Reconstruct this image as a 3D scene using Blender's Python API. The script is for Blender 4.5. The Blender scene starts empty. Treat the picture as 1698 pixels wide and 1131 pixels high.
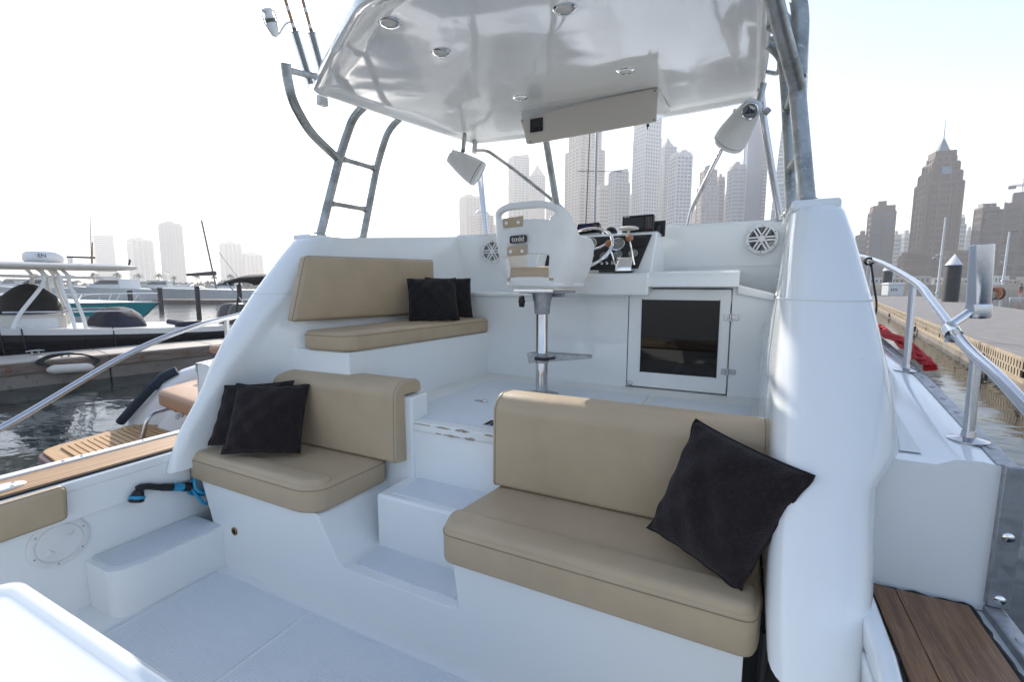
import bpy, bmesh, math, random
from mathutils import Vector, Matrix, Euler

# ------------------------------------------------------------------ camera, sky, sun, exposure
R = math.radians
random.seed(11)
sc = bpy.context.scene
EYE = Vector((0, 0, 1.80))
HEAD = R(26.6)                       # camera looks 26.6 degrees to port of the bow (+Y)
PITCH = math.atan(93.5 / 775.0)
cam_d = bpy.data.cameras.new('camera')
cam = bpy.data.objects.new('camera', cam_d)
sc.collection.objects.link(cam)
cam.location = EYE
cam.rotation_euler = (math.pi / 2 - PITCH, 0, HEAD)
cam_d.sensor_width = 36
cam_d.lens = 775.0 / 1698.0 * 36
cam_d.clip_start = 0.05
cam_d.clip_end = 20000
sc.camera = cam

SUN_EL, SUN_AZ = R(25.5), R(-45.0)     # azimuth from +Y, clockwise
sun_dir = Vector((math.sin(SUN_AZ) * math.cos(SUN_EL), math.cos(SUN_AZ) * math.cos(SUN_EL), math.sin(SUN_EL)))
world = bpy.data.worlds.new('World')
sc.world = world
world.use_nodes = True
wn = world.node_tree
sky = wn.nodes.new('ShaderNodeTexSky')
sky.sky_type = 'NISHITA'
sky.sun_disc = False
sky.sun_elevation = SUN_EL
sky.sun_rotation = SUN_AZ
sky.air_density = 1.0
sky.dust_density = 0.6
sky.ozone_density = 1.5
bg = wn.nodes['Background']
bg.inputs['Strength'].default_value = 0.15
wn.links.new(sky.outputs[0], bg.inputs['Color'])
sd = bpy.data.lights.new('sun', 'SUN')
sd.energy = 5.0
sd.angle = R(0.6)
sd.color = (1.0, 0.93, 0.83)
sun = bpy.data.objects.new('sun', sd)
sc.collection.objects.link(sun)
sun.rotation_euler = (-sun_dir).to_track_quat('-Z', 'Y').to_euler()
sun.location = (-40, 40, 60)
sc.view_settings.view_transform = 'Standard'
sc.view_settings.look = 'None'
sc.view_settings.gamma = 1.0
sc.view_settings.exposure = 0.9
sc.render.engine = 'CYCLES'
sc.cycles.use_denoising = True
sc.cycles.max_bounces = 8
sc.cycles.volume_bounces = 3
sc.cycles.sample_clamp_indirect = 6.0
sc.cycles.caustics_reflective = False
sc.cycles.caustics_refractive = False

# ------------------------------------------------------------------ materials
MATS = {}
def mat(name, col, rough=0.5, metal=0.0, var=None, bump=None, wave=None, coat=0.0, sheen=0.0, spec=0.5,
        rvar=None, trans=0.0, ior=1.45, emit=None, stretch=None):
    """var=(scale, colour2, contrast_low, contrast_high); bump=[(scale,dist,strength)...]; rvar=(scale,lo,hi)"""
    m = bpy.data.materials.new(name)
    m.use_nodes = True
    nt = m.node_tree
    b = nt.nodes['Principled BSDF']
    b.inputs['Base Color'].default_value = (*col, 1)
    b.inputs['Roughness'].default_value = rough
    b.inputs['Metallic'].default_value = metal
    b.inputs['Specular IOR Level'].default_value = spec
    b.inputs['IOR'].default_value = ior
    b.inputs['Coat Weight'].default_value = coat
    b.inputs['Coat Roughness'].default_value = 0.08
    b.inputs['Sheen Weight'].default_value = sheen
    b.inputs['Transmission Weight'].default_value = trans
    if emit:
        b.inputs['Emission Color'].default_value = (*emit[0], 1)
        b.inputs['Emission Strength'].default_value = emit[1]
    tc = nt.nodes.new('ShaderNodeTexCoord')
    vec = tc.outputs['Object']
    if stretch:
        mp = nt.nodes.new('ShaderNodeMapping')
        mp.inputs['Scale'].default_value = stretch
        nt.links.new(vec, mp.inputs['Vector'])
        vec = mp.outputs['Vector']
    def noise(scale, detail=5, rough_=0.55):
        n = nt.nodes.new('ShaderNodeTexNoise')
        n.inputs['Scale'].default_value = scale
        n.inputs['Detail'].default_value = detail
        n.inputs['Roughness'].default_value = rough_
        nt.links.new(vec, n.inputs['Vector'])
        return n.outputs['Fac']
    if var:
        vs = var if isinstance(var, list) else [var]
        cur = None
        for v in vs:
            f = noise(v[0])
            rp = nt.nodes.new('ShaderNodeMapRange')
            rp.inputs['From Min'].default_value = v[2]
            rp.inputs['From Max'].default_value = v[3]
            nt.links.new(f, rp.inputs['Value'])
            mx = nt.nodes.new('ShaderNodeMix')
            mx.data_type = 'RGBA'
            if cur is None:
                mx.inputs[6].default_value = (*col, 1)
            else:
                nt.links.new(cur, mx.inputs[6])
            mx.inputs[7].default_value = (*v[1], 1)
            nt.links.new(rp.outputs[0], mx.inputs[0])
            cur = mx.outputs[2]
        nt.links.new(cur, b.inputs['Base Color'])
    if rvar:
        f = noise(rvar[0])
        rp = nt.nodes.new('ShaderNodeMapRange')
        rp.inputs['From Min'].default_value = 0.3
        rp.inputs['From Max'].default_value = 0.7
        rp.inputs['To Min'].default_value = rvar[1]
        rp.inputs['To Max'].default_value = rvar[2]
        nt.links.new(f, rp.inputs['Value'])
        nt.links.new(rp.outputs[0], b.inputs['Roughness'])
    prev = None
    for bp in (bump or []):
        bn = nt.nodes.new('ShaderNodeBump')
        bn.inputs['Distance'].default_value = bp[1]
        bn.inputs['Strength'].default_value = bp[2]
        if len(bp) > 3:          # a regular diamond pattern (non-skid)
            w1 = nt.nodes.new('ShaderNodeTexVoronoi')
            w1.inputs['Scale'].default_value = bp[0]
            w1.inputs['Randomness'].default_value = bp[3]
            nt.links.new(vec, w1.inputs['Vector'])
            nt.links.new(w1.outputs['Distance'], bn.inputs['Height'])
        else:
            nt.links.new(noise(bp[0], 1.5 if bp[0] < 4 else 5), bn.inputs['Height'])
        if prev is not None:
            nt.links.new(prev, bn.inputs['Normal'])
        prev = bn.outputs['Normal']
    if prev is not None:
        nt.links.new(prev, b.inputs['Normal'])
        if coat:
            nt.links.new(prev, b.inputs['Coat Normal'])
    MATS[name] = m
    return m

mat('gelcoat', (.83, .85, .845), .28, var=[(2.2, (.815, .838, .832), .35, .75), (34, (.77, .78, .75), .74, .88), (75, (.42, .40, .36), .735, .77)], rvar=(3, .10, .24), coat=.5,
    bump=[(1.3, .006, .22), (160, .0003, .15)])
mat('gelcoat_old', (.81, .82, .80), .4, var=[(2.2, (.70, .71, .68), .45, .7), (40, (.55, .52, .45), .68, .78)], rvar=(5, .3, .5), bump=[(6, .003, .4), (120, .0006, .3)])
mat('hardtop_gloss', (.90, .905, .89), .07, coat=.6, bump=[(1.1, .06, .34), (2.8, .016, .24)], rvar=(2, .04, .09))
mat('nonskid', (.72, .765, .80), .6, var=[(1.6, (.665, .715, .75), .40, .70), (18, (.60, .63, .64), .68, .84)], bump=[(105, .005, .6, .3), (5, .003, .3)])
mat('vinyl_tan', (.475, .368, .245), .46, var=[(5, (.435, .336, .222), .4, .7)], bump=[(320, .0012, .4), (5, .010, .45), (14, .003, .3)])
mat('seam_tan', (.27, .205, .135), .7)
mat('pillow_black', (.0165, .0120, .0130), .95, sheen=.12, spec=.10, var=[(6, (.022, .016, .016), .45, .7), (90, (.028, .021, .023), .5, .7)], bump=[(220, .005, 1.0), (7, .020, .6)])
mat('velvet_grey', (.014, .013, .014), .95, sheen=.10, spec=.1, var=[(60, (.022, .020, .021), .45, .65)], bump=[(200, .003, .6), (9, .01, .5)])
mat('teak', (.42, .245, .11), .5, stretch=(26, 1.6, 26), var=[(1.2, (.29, .155, .065), .36, .68), (6, (.50, .32, .16), .55, .75)], bump=[(5, .002, .5)])
mat('teak_wet', (.235, .118, .052), .45, stretch=(44, 2.4, 44), var=[(1.0, (.13, .058, .024), .36, .68), (6, (.33, .185, .095), .52, .76)], bump=[(5, .0025, .6)], coat=.15)
mat('teak_pale', (.50, .30, .13), .55, stretch=(2.2, 22, 22), var=[(1.5, (.40, .22, .09), .4, .7)], bump=[(5, .002, .4)])
mat('caulk', (.010, .010, .012), .6, bump=[(60, .004, .5)])
mat('galvanised', (.44, .45, .44), .42, .85, var=[(9, (.28, .29, .28), .42, .62), (60, (.52, .53, .52), .55, .7)], rvar=(14, .3, .55), bump=[(70, .0015, .35)])
mat('stainless', (.56, .56, .58), .16, 1.0, rvar=(20, .10, .24))
mat('chrome', (.80, .80, .80), .06, 1.0)
mat('alu_dull', (.42, .43, .45), .45, .8, var=[(30, (.30, .31, .33), .45, .7)], rvar=(40, .35, .6))
mat('black_plastic', (.018, .018, .020), .38)
mat('black_gloss', (.010, .010, .012), .10)
mat('screen', (.030, .034, .040), .12)
mat('screen_blue', (.012, .012, .055), .12)
mat('white_plastic', (.78, .78, .77), .35, var=[(8, (.72, .72, .71), .45, .7)], bump=[(30, .001, .2)])
mat('chair_white', (.80, .80, .78), .38, var=[(6, (.74, .73, .70), .5, .75)], bump=[(12, .002, .3)])
mat('panel_beige', (.76, .715, .66), .5, bump=[(60, .0006, .3)])
mat('smoked_glass', (.010, .008, .007), .03, spec=.45)
mat('gauge_face', (.22, .23, .22), .25)
mat('knob_wood', (.34, .13, .05), .3, coat=.3)
mat('brass', (.35, .22, .09), .35, .9)
mat('hose_blue', (.02, .30, .52), .35)
mat('hose_black', (.012, .012, .014), .4)
mat('rope_red', (.52, .012, .018), .75, bump=[(120, .004, .8)])
mat('rope_dark', (.02, .022, .024), .85)
mat('logo_blue', (.010, .020, .055), .4)
mat('rod_tan', (.32, .20, .12), .4)
mat('clear_tube', (.86, .88, .88), .08, trans=.75, ior=1.3)
mat('chip', (.40, .33, .24), .8, var=[(40, (.25, .20, .15), .45, .65)])
mat('void_shade', (.012, .011, .011), .8)  # near-black colour that paints the shade inside holes, slots and gaps
# marina
mat('concrete', (.23, .205, .18), .85, var=[(1.2, (.16, .14, .12), .4, .65), (9, (.10, .085, .07), .58, .76)], bump=[(12, .02, .5), (60, .006, .4)])
mat('dock_top', (.50, .45, .40), .8, var=[(1.6, (.42, .37, .32), .4, .66)], bump=[(30, .004, .3)])
mat('timber_grey', (.22, .17, .14), .8, stretch=(3, 1, 14), var=[(2, (.12, .085, .065), .4, .65), (7, (.30, .17, .12), .6, .75)], bump=[(9, .01, .5)])
mat('deck_grey', (.27, .245, .225), .8, stretch=(4, .5, 1), var=[(2, (.21, .19, .175), .4, .66), (9, (.17, .15, .14), .6, .8)], bump=[(8, .003, .3)])
mat('fascia_cream', (.37, .305, .22), .8, var=[(3, (.28, .225, .16), .40, .66), (14, (.19, .15, .11), .6, .76)])
mat('pile_black', (.018, .020, .024), .5, var=[(4, (.035, .030, .030), .5, .7)])
mat('white_paint', (.78, .78, .76), .45, var=[(5, (.68, .67, .64), .5, .75)])
mat('hull_black', (.008, .010, .014), .12, coat=.4)
mat('hull_white', (.74, .74, .73), .25, var=[(3, (.68, .68, .67), .45, .7)])
mat('hull_cream', (.62, .58, .52), .35)
mat('turquoise', (.02, .34, .38), .3)
mat('canvas_black', (.014, .013, .014), .85, bump=[(14, .03, .6)])
mat('canvas_navy', (.020, .024, .044), .8, bump=[(9, .05, .8)])
mat('motor_grey', (.11, .105, .10), .4)
mat('tan_leather', (.42, .235, .135), .5, bump=[(10, .006, .4), (200, .001, .3)])
mat('hull_red', (.16, .035, .035), .3)
mat('navy_fabric', (.012, .025, .045), .8, bump=[(40, .004, .5)])
mat('rust', (.20, .07, .03), .8)
mat('skin', (.42, .25, .17), .6)
mat('cloth_tan', (.40, .33, .24), .9)
mat('cloth_blue', (.05, .10, .20), .9)
mat('cloth_dark', (.03, .03, .05), .9)
mat('cloth_red', (.35, .06, .05), .9)
mat('sand', (.45, .38, .29), .9, var=[(.05, (.36, .30, .23), .4, .65)])
mat('rock', (.26, .23, .20), .9, bump=[(3, .1, .6)])
mat('palm_leaf', (.055, .085, .030), .65, var=[(3, (.09, .10, .04), .4, .7)])
mat('palm_trunk', (.16, .12, .08), .9)
mat('hedge', (.05, .07, .03), .8, var=[(1.2, (.09, .10, .05), .4, .7)])
mat('foliage_mass', (.07, .08, .04), .85)
# towers
mat('t_beige', (.46, .39, .31), .7)
mat('t_sand', (.40, .32, .24), .7)
mat('t_grey', (.34, .34, .34), .65)
mat('t_white', (.60, .58, .55), .6)
mat('t_brown', (.085, .050, .034), .7)
mat('t_brown_light', (.125, .082, .058), .7)
mat('t_pink', (.36, .27, .23), .7)
mat('t_concrete', (.12, .105, .09), .85)
mat('t_glass', (.07, .10, .13), .15, spec=.8)
mat('t_glass_blue', (.055, .12, .21), .14, spec=.8)
mat('t_glass_dark', (.035, .040, .045), .2, spec=.7)
mat('t_glass_pale', (.16, .21, .24), .18, spec=.8)
mat('crane', (.25, .22, .18), .6)

# ------------------------------------------------------------------ building blocks
COL = sc.collection
def tag(o, label=None, cat=None, group=None, kind=None):
    if label: o['label'] = label
    if cat: o['category'] = cat
    if group: o['group'] = group
    if kind: o['kind'] = kind
    return o
def empty(name, loc, label=None, cat=None, group=None, rotz=0.0):
    e = bpy.data.objects.new(name, None)
    e.empty_display_size = .1
    COL.objects.link(e)
    e.location = loc
    e.rotation_euler = (0, 0, rotz)
    return tag(e, label, cat, group)
def copy_tree(o, parent=None):
    c = o.copy()
    COL.objects.link(c)
    c.parent = parent
    for ch in [x for x in o.children]:
        copy_tree(ch, c)
    return c

class MB:
    def __init__(s):
        s.v = []; s.f = []
    def add(s, vs, fs, M=None):
        n = len(s.v)
        s.v += [tuple(M @ Vector(p)) if M else tuple(p) for p in vs]
        s.f += [tuple(i + n for i in f) for f in fs]
        return s
    def box(s, x0, x1, y0, y1, z0, z1, M=None):
        v = [(x0, y0, z0), (x1, y0, z0), (x1, y1, z0), (x0, y1, z0), (x0, y0, z1), (x1, y0, z1), (x1, y1, z1), (x0, y1, z1)]
        return s.add(v, [(0, 3, 2, 1), (4, 5, 6, 7), (0, 1, 5, 4), (1, 2, 6, 5), (2, 3, 7, 6), (3, 0, 4, 7)], M)
    def hexa(s, lo, hi):
        """8 corners: four lower (ccw), four upper"""
        return s.add(list(lo) + list(hi), [(0, 3, 2, 1), (4, 5, 6, 7), (0, 1, 5, 4), (1, 2, 6, 5), (2, 3, 7, 6), (3, 0, 4, 7)])
    def prism(s, poly, a, b, axis='z', M=None):
        n = len(poly)
        def pt(p, t):
            return {'z': (p[0], p[1], t), 'x': (t, p[0], p[1]), 'y': (p[0], t, p[1])}[axis]
        v = [pt(p, a) for p in poly] + [pt(p, b) for p in poly]
        f = [tuple(range(n - 1, -1, -1)), tuple(range(n, 2 * n))]
        f += [(i, (i + 1) % n, n + (i + 1) % n, n + i) for i in range(n)]
        return s.add(v, f, M)
    def loft(s, rings, closed=True, caps=True, M=None):
        n = len(rings[0]); v = []; f = []
        for r in rings: v += list(r)
        for k in range(len(rings) - 1):
            for i in range(n if closed else n - 1):
                j = (i + 1) % n
                f.append((k * n + i, k * n + j, (k + 1) * n + j, (k + 1) * n + i))
        if caps and closed:
            f.append(tuple(range(n - 1, -1, -1)))
            f.append(tuple((len(rings) - 1) * n + i for i in range(n)))
        return s.add(v, f, M)
    def lathe(s, prof, n=24, M=None):
        """profile [(r,z)...] around z"""
        rings = [[(r * math.cos(2 * math.pi * i / n), r * math.sin(2 * math.pi * i / n), z) for i in range(n)] for r, z in prof]
        return s.loft(rings, True, True, M)
    def tube(s, pts, r, n=10, M=None, close=False):
        pts = [Vector(p) for p in pts]
        m = len(pts)
        rr = r if isinstance(r, (list, tuple)) else [r] * m
        rings = []
        up = None
        for i, p in enumerate(pts):
            a = pts[i - 1] if (i > 0 or close) else p
            b = pts[(i + 1) % m] if (i < m - 1 or close) else p
            t = (b - a).normalized()
            if up is None:
                up = Vector((0, 0, 1)) if abs(t.z) < .9 else Vector((1, 0, 0))
            u = (up - t * up.dot(t))
            if u.length < 1e-5: u = Vector((1, 0, 0)) - t * t.x
            u.normalize(); up = u
            w = t.cross(u)
            rings.append([tuple(p + (u * math.cos(2 * math.pi * k / n) + w * math.sin(2 * math.pi * k / n)) * rr[i]) for k in range(n)])
        if close: rings.append(rings[0])
        return s.loft(rings, True, not close, M)
    def build(s, name, m, parent=None, smooth=True, bevel=0.0, seg=2, angle=35, local=False, label=None, cat=None, group=None, kind=None, doubles=True):
        me = bpy.data.meshes.new(name)
        me.from_pydata(s.v, [], s.f)
        bm = bmesh.new(); bm.from_mesh(me)
        if doubles: bmesh.ops.remove_doubles(bm, verts=bm.verts, dist=1e-5)
        bmesh.ops.recalc_face_normals(bm, faces=bm.faces)
        bm.to_mesh(me); bm.free()
        me.materials.append(MATS[m])
        if smooth:
            for p in me.polygons: p.use_smooth = True
            me.set_sharp_from_angle(angle=R(angle))
        o = bpy.data.objects.new(name, me)
        COL.objects.link(o)
        if parent is not None:
            o.parent = parent
            if not local and parent.type == 'EMPTY':
                o.location = -parent.location
        if bevel:
            bv = o.modifiers.new('bevel', 'BEVEL')
            bv.width = bevel; bv.segments = seg; bv.limit_method = 'ANGLE'; bv.angle_limit = R(30)
            bv.harden_normals = False
            for p in me.polygons: p.use_smooth = True
            wn_ = o.modifiers.new('wn', 'WEIGHTED_NORMAL'); wn_.keep_sharp = False
        return tag(o, label, cat, group, kind)

def smooth_path(pts, k=6):
    """catmull-rom through the points"""
    P = [Vector(p) for p in pts]
    out = []
    for i in range(len(P) - 1):
        p0 = P[max(i - 1, 0)]; p1 = P[i]; p2 = P[i + 1]; p3 = P[min(i + 2, len(P) - 1)]
        for j in range(k):
            t = j / k
            out.append(.5 * ((2 * p1) + (-p0 + p2) * t + (2 * p0 - 5 * p1 + 4 * p2 - p3) * t * t + (-p0 + 3 * p1 - 3 * p2 + p3) * t ** 3))
    out.append(P[-1])
    return out
def fillet(pts, r, k=5):
    """polyline with rounded corners"""
    P = [Vector(p) for p in pts]
    out = [P[0]]
    for i in range(1, len(P) - 1):
        a = (P[i - 1] - P[i]); b = (P[i + 1] - P[i])
        d = min(r, a.length * .45, b.length * .45)
        s_ = P[i] + a.normalized() * d; e_ = P[i] + b.normalized() * d
        for j in range(k + 1):
            t = j / k
            out.append((1 - t) ** 2 * s_ + 2 * t * (1 - t) * P[i] + t * t * e_)
    out.append(P[-1])
    return out
def round_poly(poly, r, k=5):
    n = len(poly); out = []
    for i in range(n):
        p = Vector(poly[i]); a = Vector(poly[i - 1]) - p; b = Vector(poly[(i + 1) % n]) - p
        rr = r[i] if isinstance(r, (list, tuple)) else r
        d = min(rr, a.length * .48, b.length * .48)
        s_ = p + a.normalized() * d; e_ = p + b.normalized() * d
        for j in range(k + 1):
            t = j / k
            out.append((1 - t) ** 2 * s_ + 2 * t * (1 - t) * p + t * t * e_)
    return out
def soft_slab(poly, h0, h1, r, corner=.03, dome=.0, axis='z', res=.04):
    """upholstered slab: outline poly (2D), thickness along axis from h0 to h1 (h1 is the puffed face), rolled edges r"""
    P = round_poly(poly, corner, 4)
    # resample
    pts = []
    n = len(P)
    for i in range(n):
        a = P[i]; b = P[(i + 1) % n]
        L = (b - a).length
        q = max(1, int(L / res))
        for j in range(q): pts.append(a.lerp(b, j / q))
    n = len(pts)
    area = sum(pts[i].x * pts[(i + 1) % n].y - pts[(i + 1) % n].x * pts[i].y for i in range(n))
    sg = 1 if area > 0 else -1
    nor = []
    for i in range(n):
        t = (pts[(i + 1) % n] - pts[i - 1]).normalized()
        nor.append(Vector((-t.y, t.x)) * sg)
    c = sum(pts, Vector((0, 0))) / n
    rings = []
    def ring(inset, h):
        rings.append([(pts[i] + nor[i] * inset, h) for i in range(n)])
    rb = r * .6
    sgn = 1 if h1 > h0 else -1
    for t in (0, .5, 1):
        ring(rb * (1 - math.sin(t * math.pi / 2)), h0 + sgn * rb * (1 - math.cos(t * math.pi / 2)))
    for t in (0, .25, .5, .75, 1):
        ring(r * (1 - math.cos(t * math.pi / 2)), h1 - sgn * r * (1 - math.sin(t * math.pi / 2)))
    last = [q[0] for q in rings[-1]]
    for t in (.12, .3, .5, .75):
        rings.append([(last[i].lerp(c, t), h1 + sgn * dome * (1 - (1 - t) ** 2.2)) for i in range(n)])
    def m3(p, h):
        return {'z': (p.x, p.y, h), 'x': (h, p.x, p.y), 'y': (p.x, h, p.y)}[axis]
    mb = MB()
    mb.loft([[m3(p, h) for p, h in rg] for rg in rings], True, True)
    seam = [m3(pts[i] - nor[i] * .0004, h1 - sgn * r * .80) for i in range(n)]
    return mb, seam
def cushion(name, poly, h0, h1, r, m, corner=.03, dome=.012, axis='z', label=None, cat='cushion', group=None, seam_r=.0020, parent=None):
    mb, seam = soft_slab(poly, h0, h1, r, corner, dome, axis)
    o = mb.build(name, m, parent, angle=60, label=label, cat=cat if label else None, group=group)
    if seam_r:
        MB().tube(seam, seam_r, 5, close=True).build('seam', 'seam_tan', o)
    return o
def text_mesh(body, size, name, m, M, parent, extrude=.0008, local=False):
    cu = bpy.data.curves.new(name, 'FONT')
    cu.body = body; cu.size = size; cu.extrude = extrude
    cu.align_x = 'CENTER'; cu.align_y = 'CENTER'
    t = bpy.data.objects.new(name + '_tmp', cu)
    COL.objects.link(t)
    bpy.context.view_layer.update()
    dg = bpy.context.evaluated_depsgraph_get()
    me = bpy.data.meshes.new_from_object(t.evaluated_get(dg))
    bpy.data.objects.remove(t)
    me.transform(M)
    me.materials.clear(); me.materials.append(MATS[m])
    me.name = name
    o = bpy.data.objects.new(name, me)
    COL.objects.link(o)
    o.parent = parent
    if parent is not None and parent.type == 'EMPTY' and not local: o.location = -parent.location
    return o
def frame_at(o, zaxis, xhint=(1, 0, 0)):
    """matrix with local z along zaxis"""
    z = Vector(zaxis).normalized()
    x = Vector(xhint); x = (x - z * x.dot(z)).normalized()
    y = z.cross(x)
    M = Matrix((x, y, z)).transposed().to_4x4()
    M.translation = Vector(o)
    return M
fwd_h = Vector((-math.sin(HEAD), math.cos(HEAD), 0)); right_h = Vector((math.cos(HEAD), math.sin(HEAD), 0))
def bearing(px):
    """compass angle (from the camera's heading, rightwards) of a column of the 1698 px wide photograph at the horizon"""
    return math.atan((px - 849) / 775.0 * math.cos(PITCH))
def far(px, depth, z=0.0):
    return (fwd_h + right_h * math.tan(bearing(px))) * depth + Vector((0, 0, z))
def rise(py, depth):
    """height of a thing whose top stands at row py when it is `depth` metres ahead"""
    d = (-math.sin(PITCH) - (py - 565.5) / 775.0 * math.cos(PITCH)) / (math.cos(PITCH) - (py - 565.5) / 775.0 * math.sin(PITCH))
    return 1.8 + d * depth
# ------------------------------------------------------------------ setting: water and far shores
def sheet(name, pts, m, kind='structure'):
    mb = MB(); mb.add(pts, [tuple(range(len(pts)))])
    o = mb.build(name, m, smooth=False); o['kind'] = kind
    return o
wm = bpy.data.materials.new('water'); wm.use_nodes = True
nt = wm.node_tree; b = nt.nodes['Principled BSDF']
b.inputs['Base Color'].default_value = (.012, .020, .022, 1)
b.inputs['Roughness'].default_value = .05
b.inputs['IOR'].default_value = 1.33
tc = nt.nodes.new('ShaderNodeTexCoord'); prev = None
for scale, dist, st, sx in ((.5, .16, .14, 1.0), (2.2, .05, .30, .40), (8.0, .010, .25, .6)):
    mp = nt.nodes.new('ShaderNodeMapping'); mp.inputs['Scale'].default_value = (sx, 1, 1); mp.inputs['Rotation'].default_value = (0, 0, R(25))
    n = nt.nodes.new('ShaderNodeTexNoise'); n.inputs['Scale'].default_value = scale; n.inputs['Detail'].default_value = 3; n.inputs['Distortion'].default_value = .6
    bn = nt.nodes.new('ShaderNodeBump'); bn.inputs['Distance'].default_value = dist; bn.inputs['Strength'].default_value = st
    nt.links.new(tc.outputs['Object'], mp.inputs[0]); nt.links.new(mp.outputs[0], n.inputs['Vector']); nt.links.new(n.outputs['Fac'], bn.inputs['Height'])
    if prev: nt.links.new(prev, bn.inputs['Normal'])
    prev = bn.outputs['Normal']
nt.links.new(prev, b.inputs['Normal'])
MATS['water'] = wm
sheet('water', [(-6000, -6000, 0), (6000, -6000, 0), (6000, 6000, 0), (-6000, 6000, 0)], 'water')

# ------------------------------------------------------------------ our boat
CX = -1.10                       # centreline
boat = empty('motorboat', (CX, 3.0, 0), 'white fibreglass motorboat we stand on, with hardtop and two tan benches', 'boat')
SOLE, STEP1, STEP2, DECK = .35, .58, .831, 1.126
YF, Y1, Y2, YB = 1.363, 1.575, 1.81, 3.08
def lerp_tab(tab, t):
    if t <= tab[0][0]: return tab[0][1:]
    for a, b_ in zip(tab, tab[1:]):
        if t <= b_[0]:
            k = (t - a[0]) / (b_[0] - a[0])
            return tuple(p + (q - p) * k for p, q in zip(a[1:], b_[1:]))
    return tab[-1][1:]
# half beam and sheer height along the boat (from y)
SHEER = [(-.9, 1.70, .955), (1.55, 1.715, .955), (1.56, 1.715, 1.345), (2.6, 1.79, 1.42), (3.6, 1.83, 1.49), (5, 1.76, 1.58), (6.5, 1.46, 1.68), (8.0, .90, 1.78), (9.3, .10, 1.88)]
rings = []
for y in (-.9, 0, 1, 1.55, 1.56, 2.1, 2.6, 3.1, 3.6, 4.3, 5, 5.8, 6.5, 7.3, 8.0, 8.7, 9.3):
    hb, zs = lerp_tab(SHEER, y)
    k = max(0, (y - 3) / 6.3)
    ring = []
    prof = [(hb, zs - .01), (hb * (1 - .02 - .12 * k), zs * .55), (hb * (1 - .06 - .25 * k), .1), (hb * (.8 - .4 * k), -.28), (0, -.45 + .25 * k)]
    ring = [(CX + d, y, z) for d, z in prof] + [(CX - d, y, z) for d, z in reversed(prof[:-1])]
    rings.append(ring)
hull = MB().loft(rings, closed=False, caps=False).build('hull', 'gelcoat', boat, angle=50)
# transom
MB().box(CX - 1.66, CX + 1.66, -.93, -.89, -.3, .95).build('transom', 'gelcoat', boat)

# cockpit sole with non-skid panels
sole = MB().box(-2.66, .40, -.9, 1.50, .25, SOLE).build('cockpit_sole', 'gelcoat', boat)
MB().box(-2.30, -1.672, -.85, 1.315, SOLE, SOLE + .004).build('nonskid_panel', 'nonskid', sole, smooth=False)
MB().box(-1.655, .02, -.85, 1.315, SOLE, SOLE + .004).build('nonskid_panel', 'nonskid', sole, smooth=False)
MB().box(-2.34, -2.32, -.85, 1.31, SOLE, SOLE + .003).build('nonskid_panel', 'nonskid', sole, smooth=False)

# port cockpit side: liner, coaming board, gunwale
MB().box(-2.70, -2.60, -.9, 1.62, .30, .88).build('side_liner', 'gelcoat', boat)
MB().box(-2.62, -2.575, -.9, 1.36, .775, .945).build('coaming_board', 'gelcoat', boat, bevel=.008)
MB().box(-2.835, -2.569, -.9, 1.66, .905, .950).build('gunwale', 'gelcoat', boat, bevel=.01)
cap = MB()
cap.box(-2.820, -2.612, -.9, 1.60, .950, .964)
tk = cap.build('teak_cap', 'teak', boat, bevel=.002)
MB().box(-2.612, -2.600, -.9, 1.44, .9505, .960).build('caulk_strip', 'caulk', tk)
MB().box(-2.878, -2.822, -.9, 1.62, .925, .972).build('toe_rail', 'white_plastic', boat, bevel=.006)
for y in (.95, 1.02, 1.28, .5):
    MB().lathe([(.007, .9715), (.0065, .975), (.003, .9765)], 8, Matrix.Translation((-2.848, y, 0))).build('screw', 'alu_dull', boat)
# filler plate on the port gunwale
M = Matrix.Translation((-2.70, .69, .964)) @ Matrix.Diagonal((.55, 1, 1, 1))
fp = MB().lathe([(.085, 0), (.085, .005), (.078, .009), (.03, .010), (.0, .010)], 32, M).build('filler_plate', 'white_plastic', boat)
for a in (0, 1, 2, 3):
    MB().lathe([(.006, .009), (.005, .012), (.0, .0125)], 8, Matrix.Translation((-2.70 + .032 * math.cos(a * 1.57 + .6), .69 + .062 * math.sin(a * 1.57 + .6), .964))).build('screw', 'alu_dull', fp)

# starboard cockpit side: gunwale, teak step board, aluminium rub rail
MB().box(.28, .62, -.9, 1.562, .88, .952).build('gunwale', 'gelcoat', boat, bevel=.008)
MB().box(.30, .40, -.9, 1.50, .30, .885).build('side_liner', 'gelcoat', boat)
sb = MB(); sb.box(.338, .572, -.5, 1.552, .952, .9565)
seal = sb.build('caulk_strip', 'caulk', boat)
for x0, x1 in ((.350, .4050), (.4065, .558)):
    MB().box(x0, x1, -.5, 1.535, .957, .972).build('teak_board', 'teak_wet', boat, bevel=.002)
def bead(a, b_, n):
    a = Vector(a); b_ = Vector(b_)
    pts = [a.lerp(b_, k / n) + Vector((random.uniform(-.0025, .0025), random.uniform(-.0025, .0025), random.uniform(-.002, .002))) for k in range(n + 1)]
    MB().tube(pts, [random.uniform(.006, .0105) for _ in pts], 7).build('sealant_bead', 'caulk', boat)
bead((.564, .6, .961), (.564, 1.545, .961), 46)
bead((.342, 1.543, .961), (.566, 1.545, .961), 14)
bead((.343, .6, .961), (.343, 1.545, .961), 46)
rr = MB()
rr.box(.592, .632, -.9, 1.56, .925, .975)
rr.build('rub_rail', 'alu_dull', boat, bevel=.006)
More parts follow.
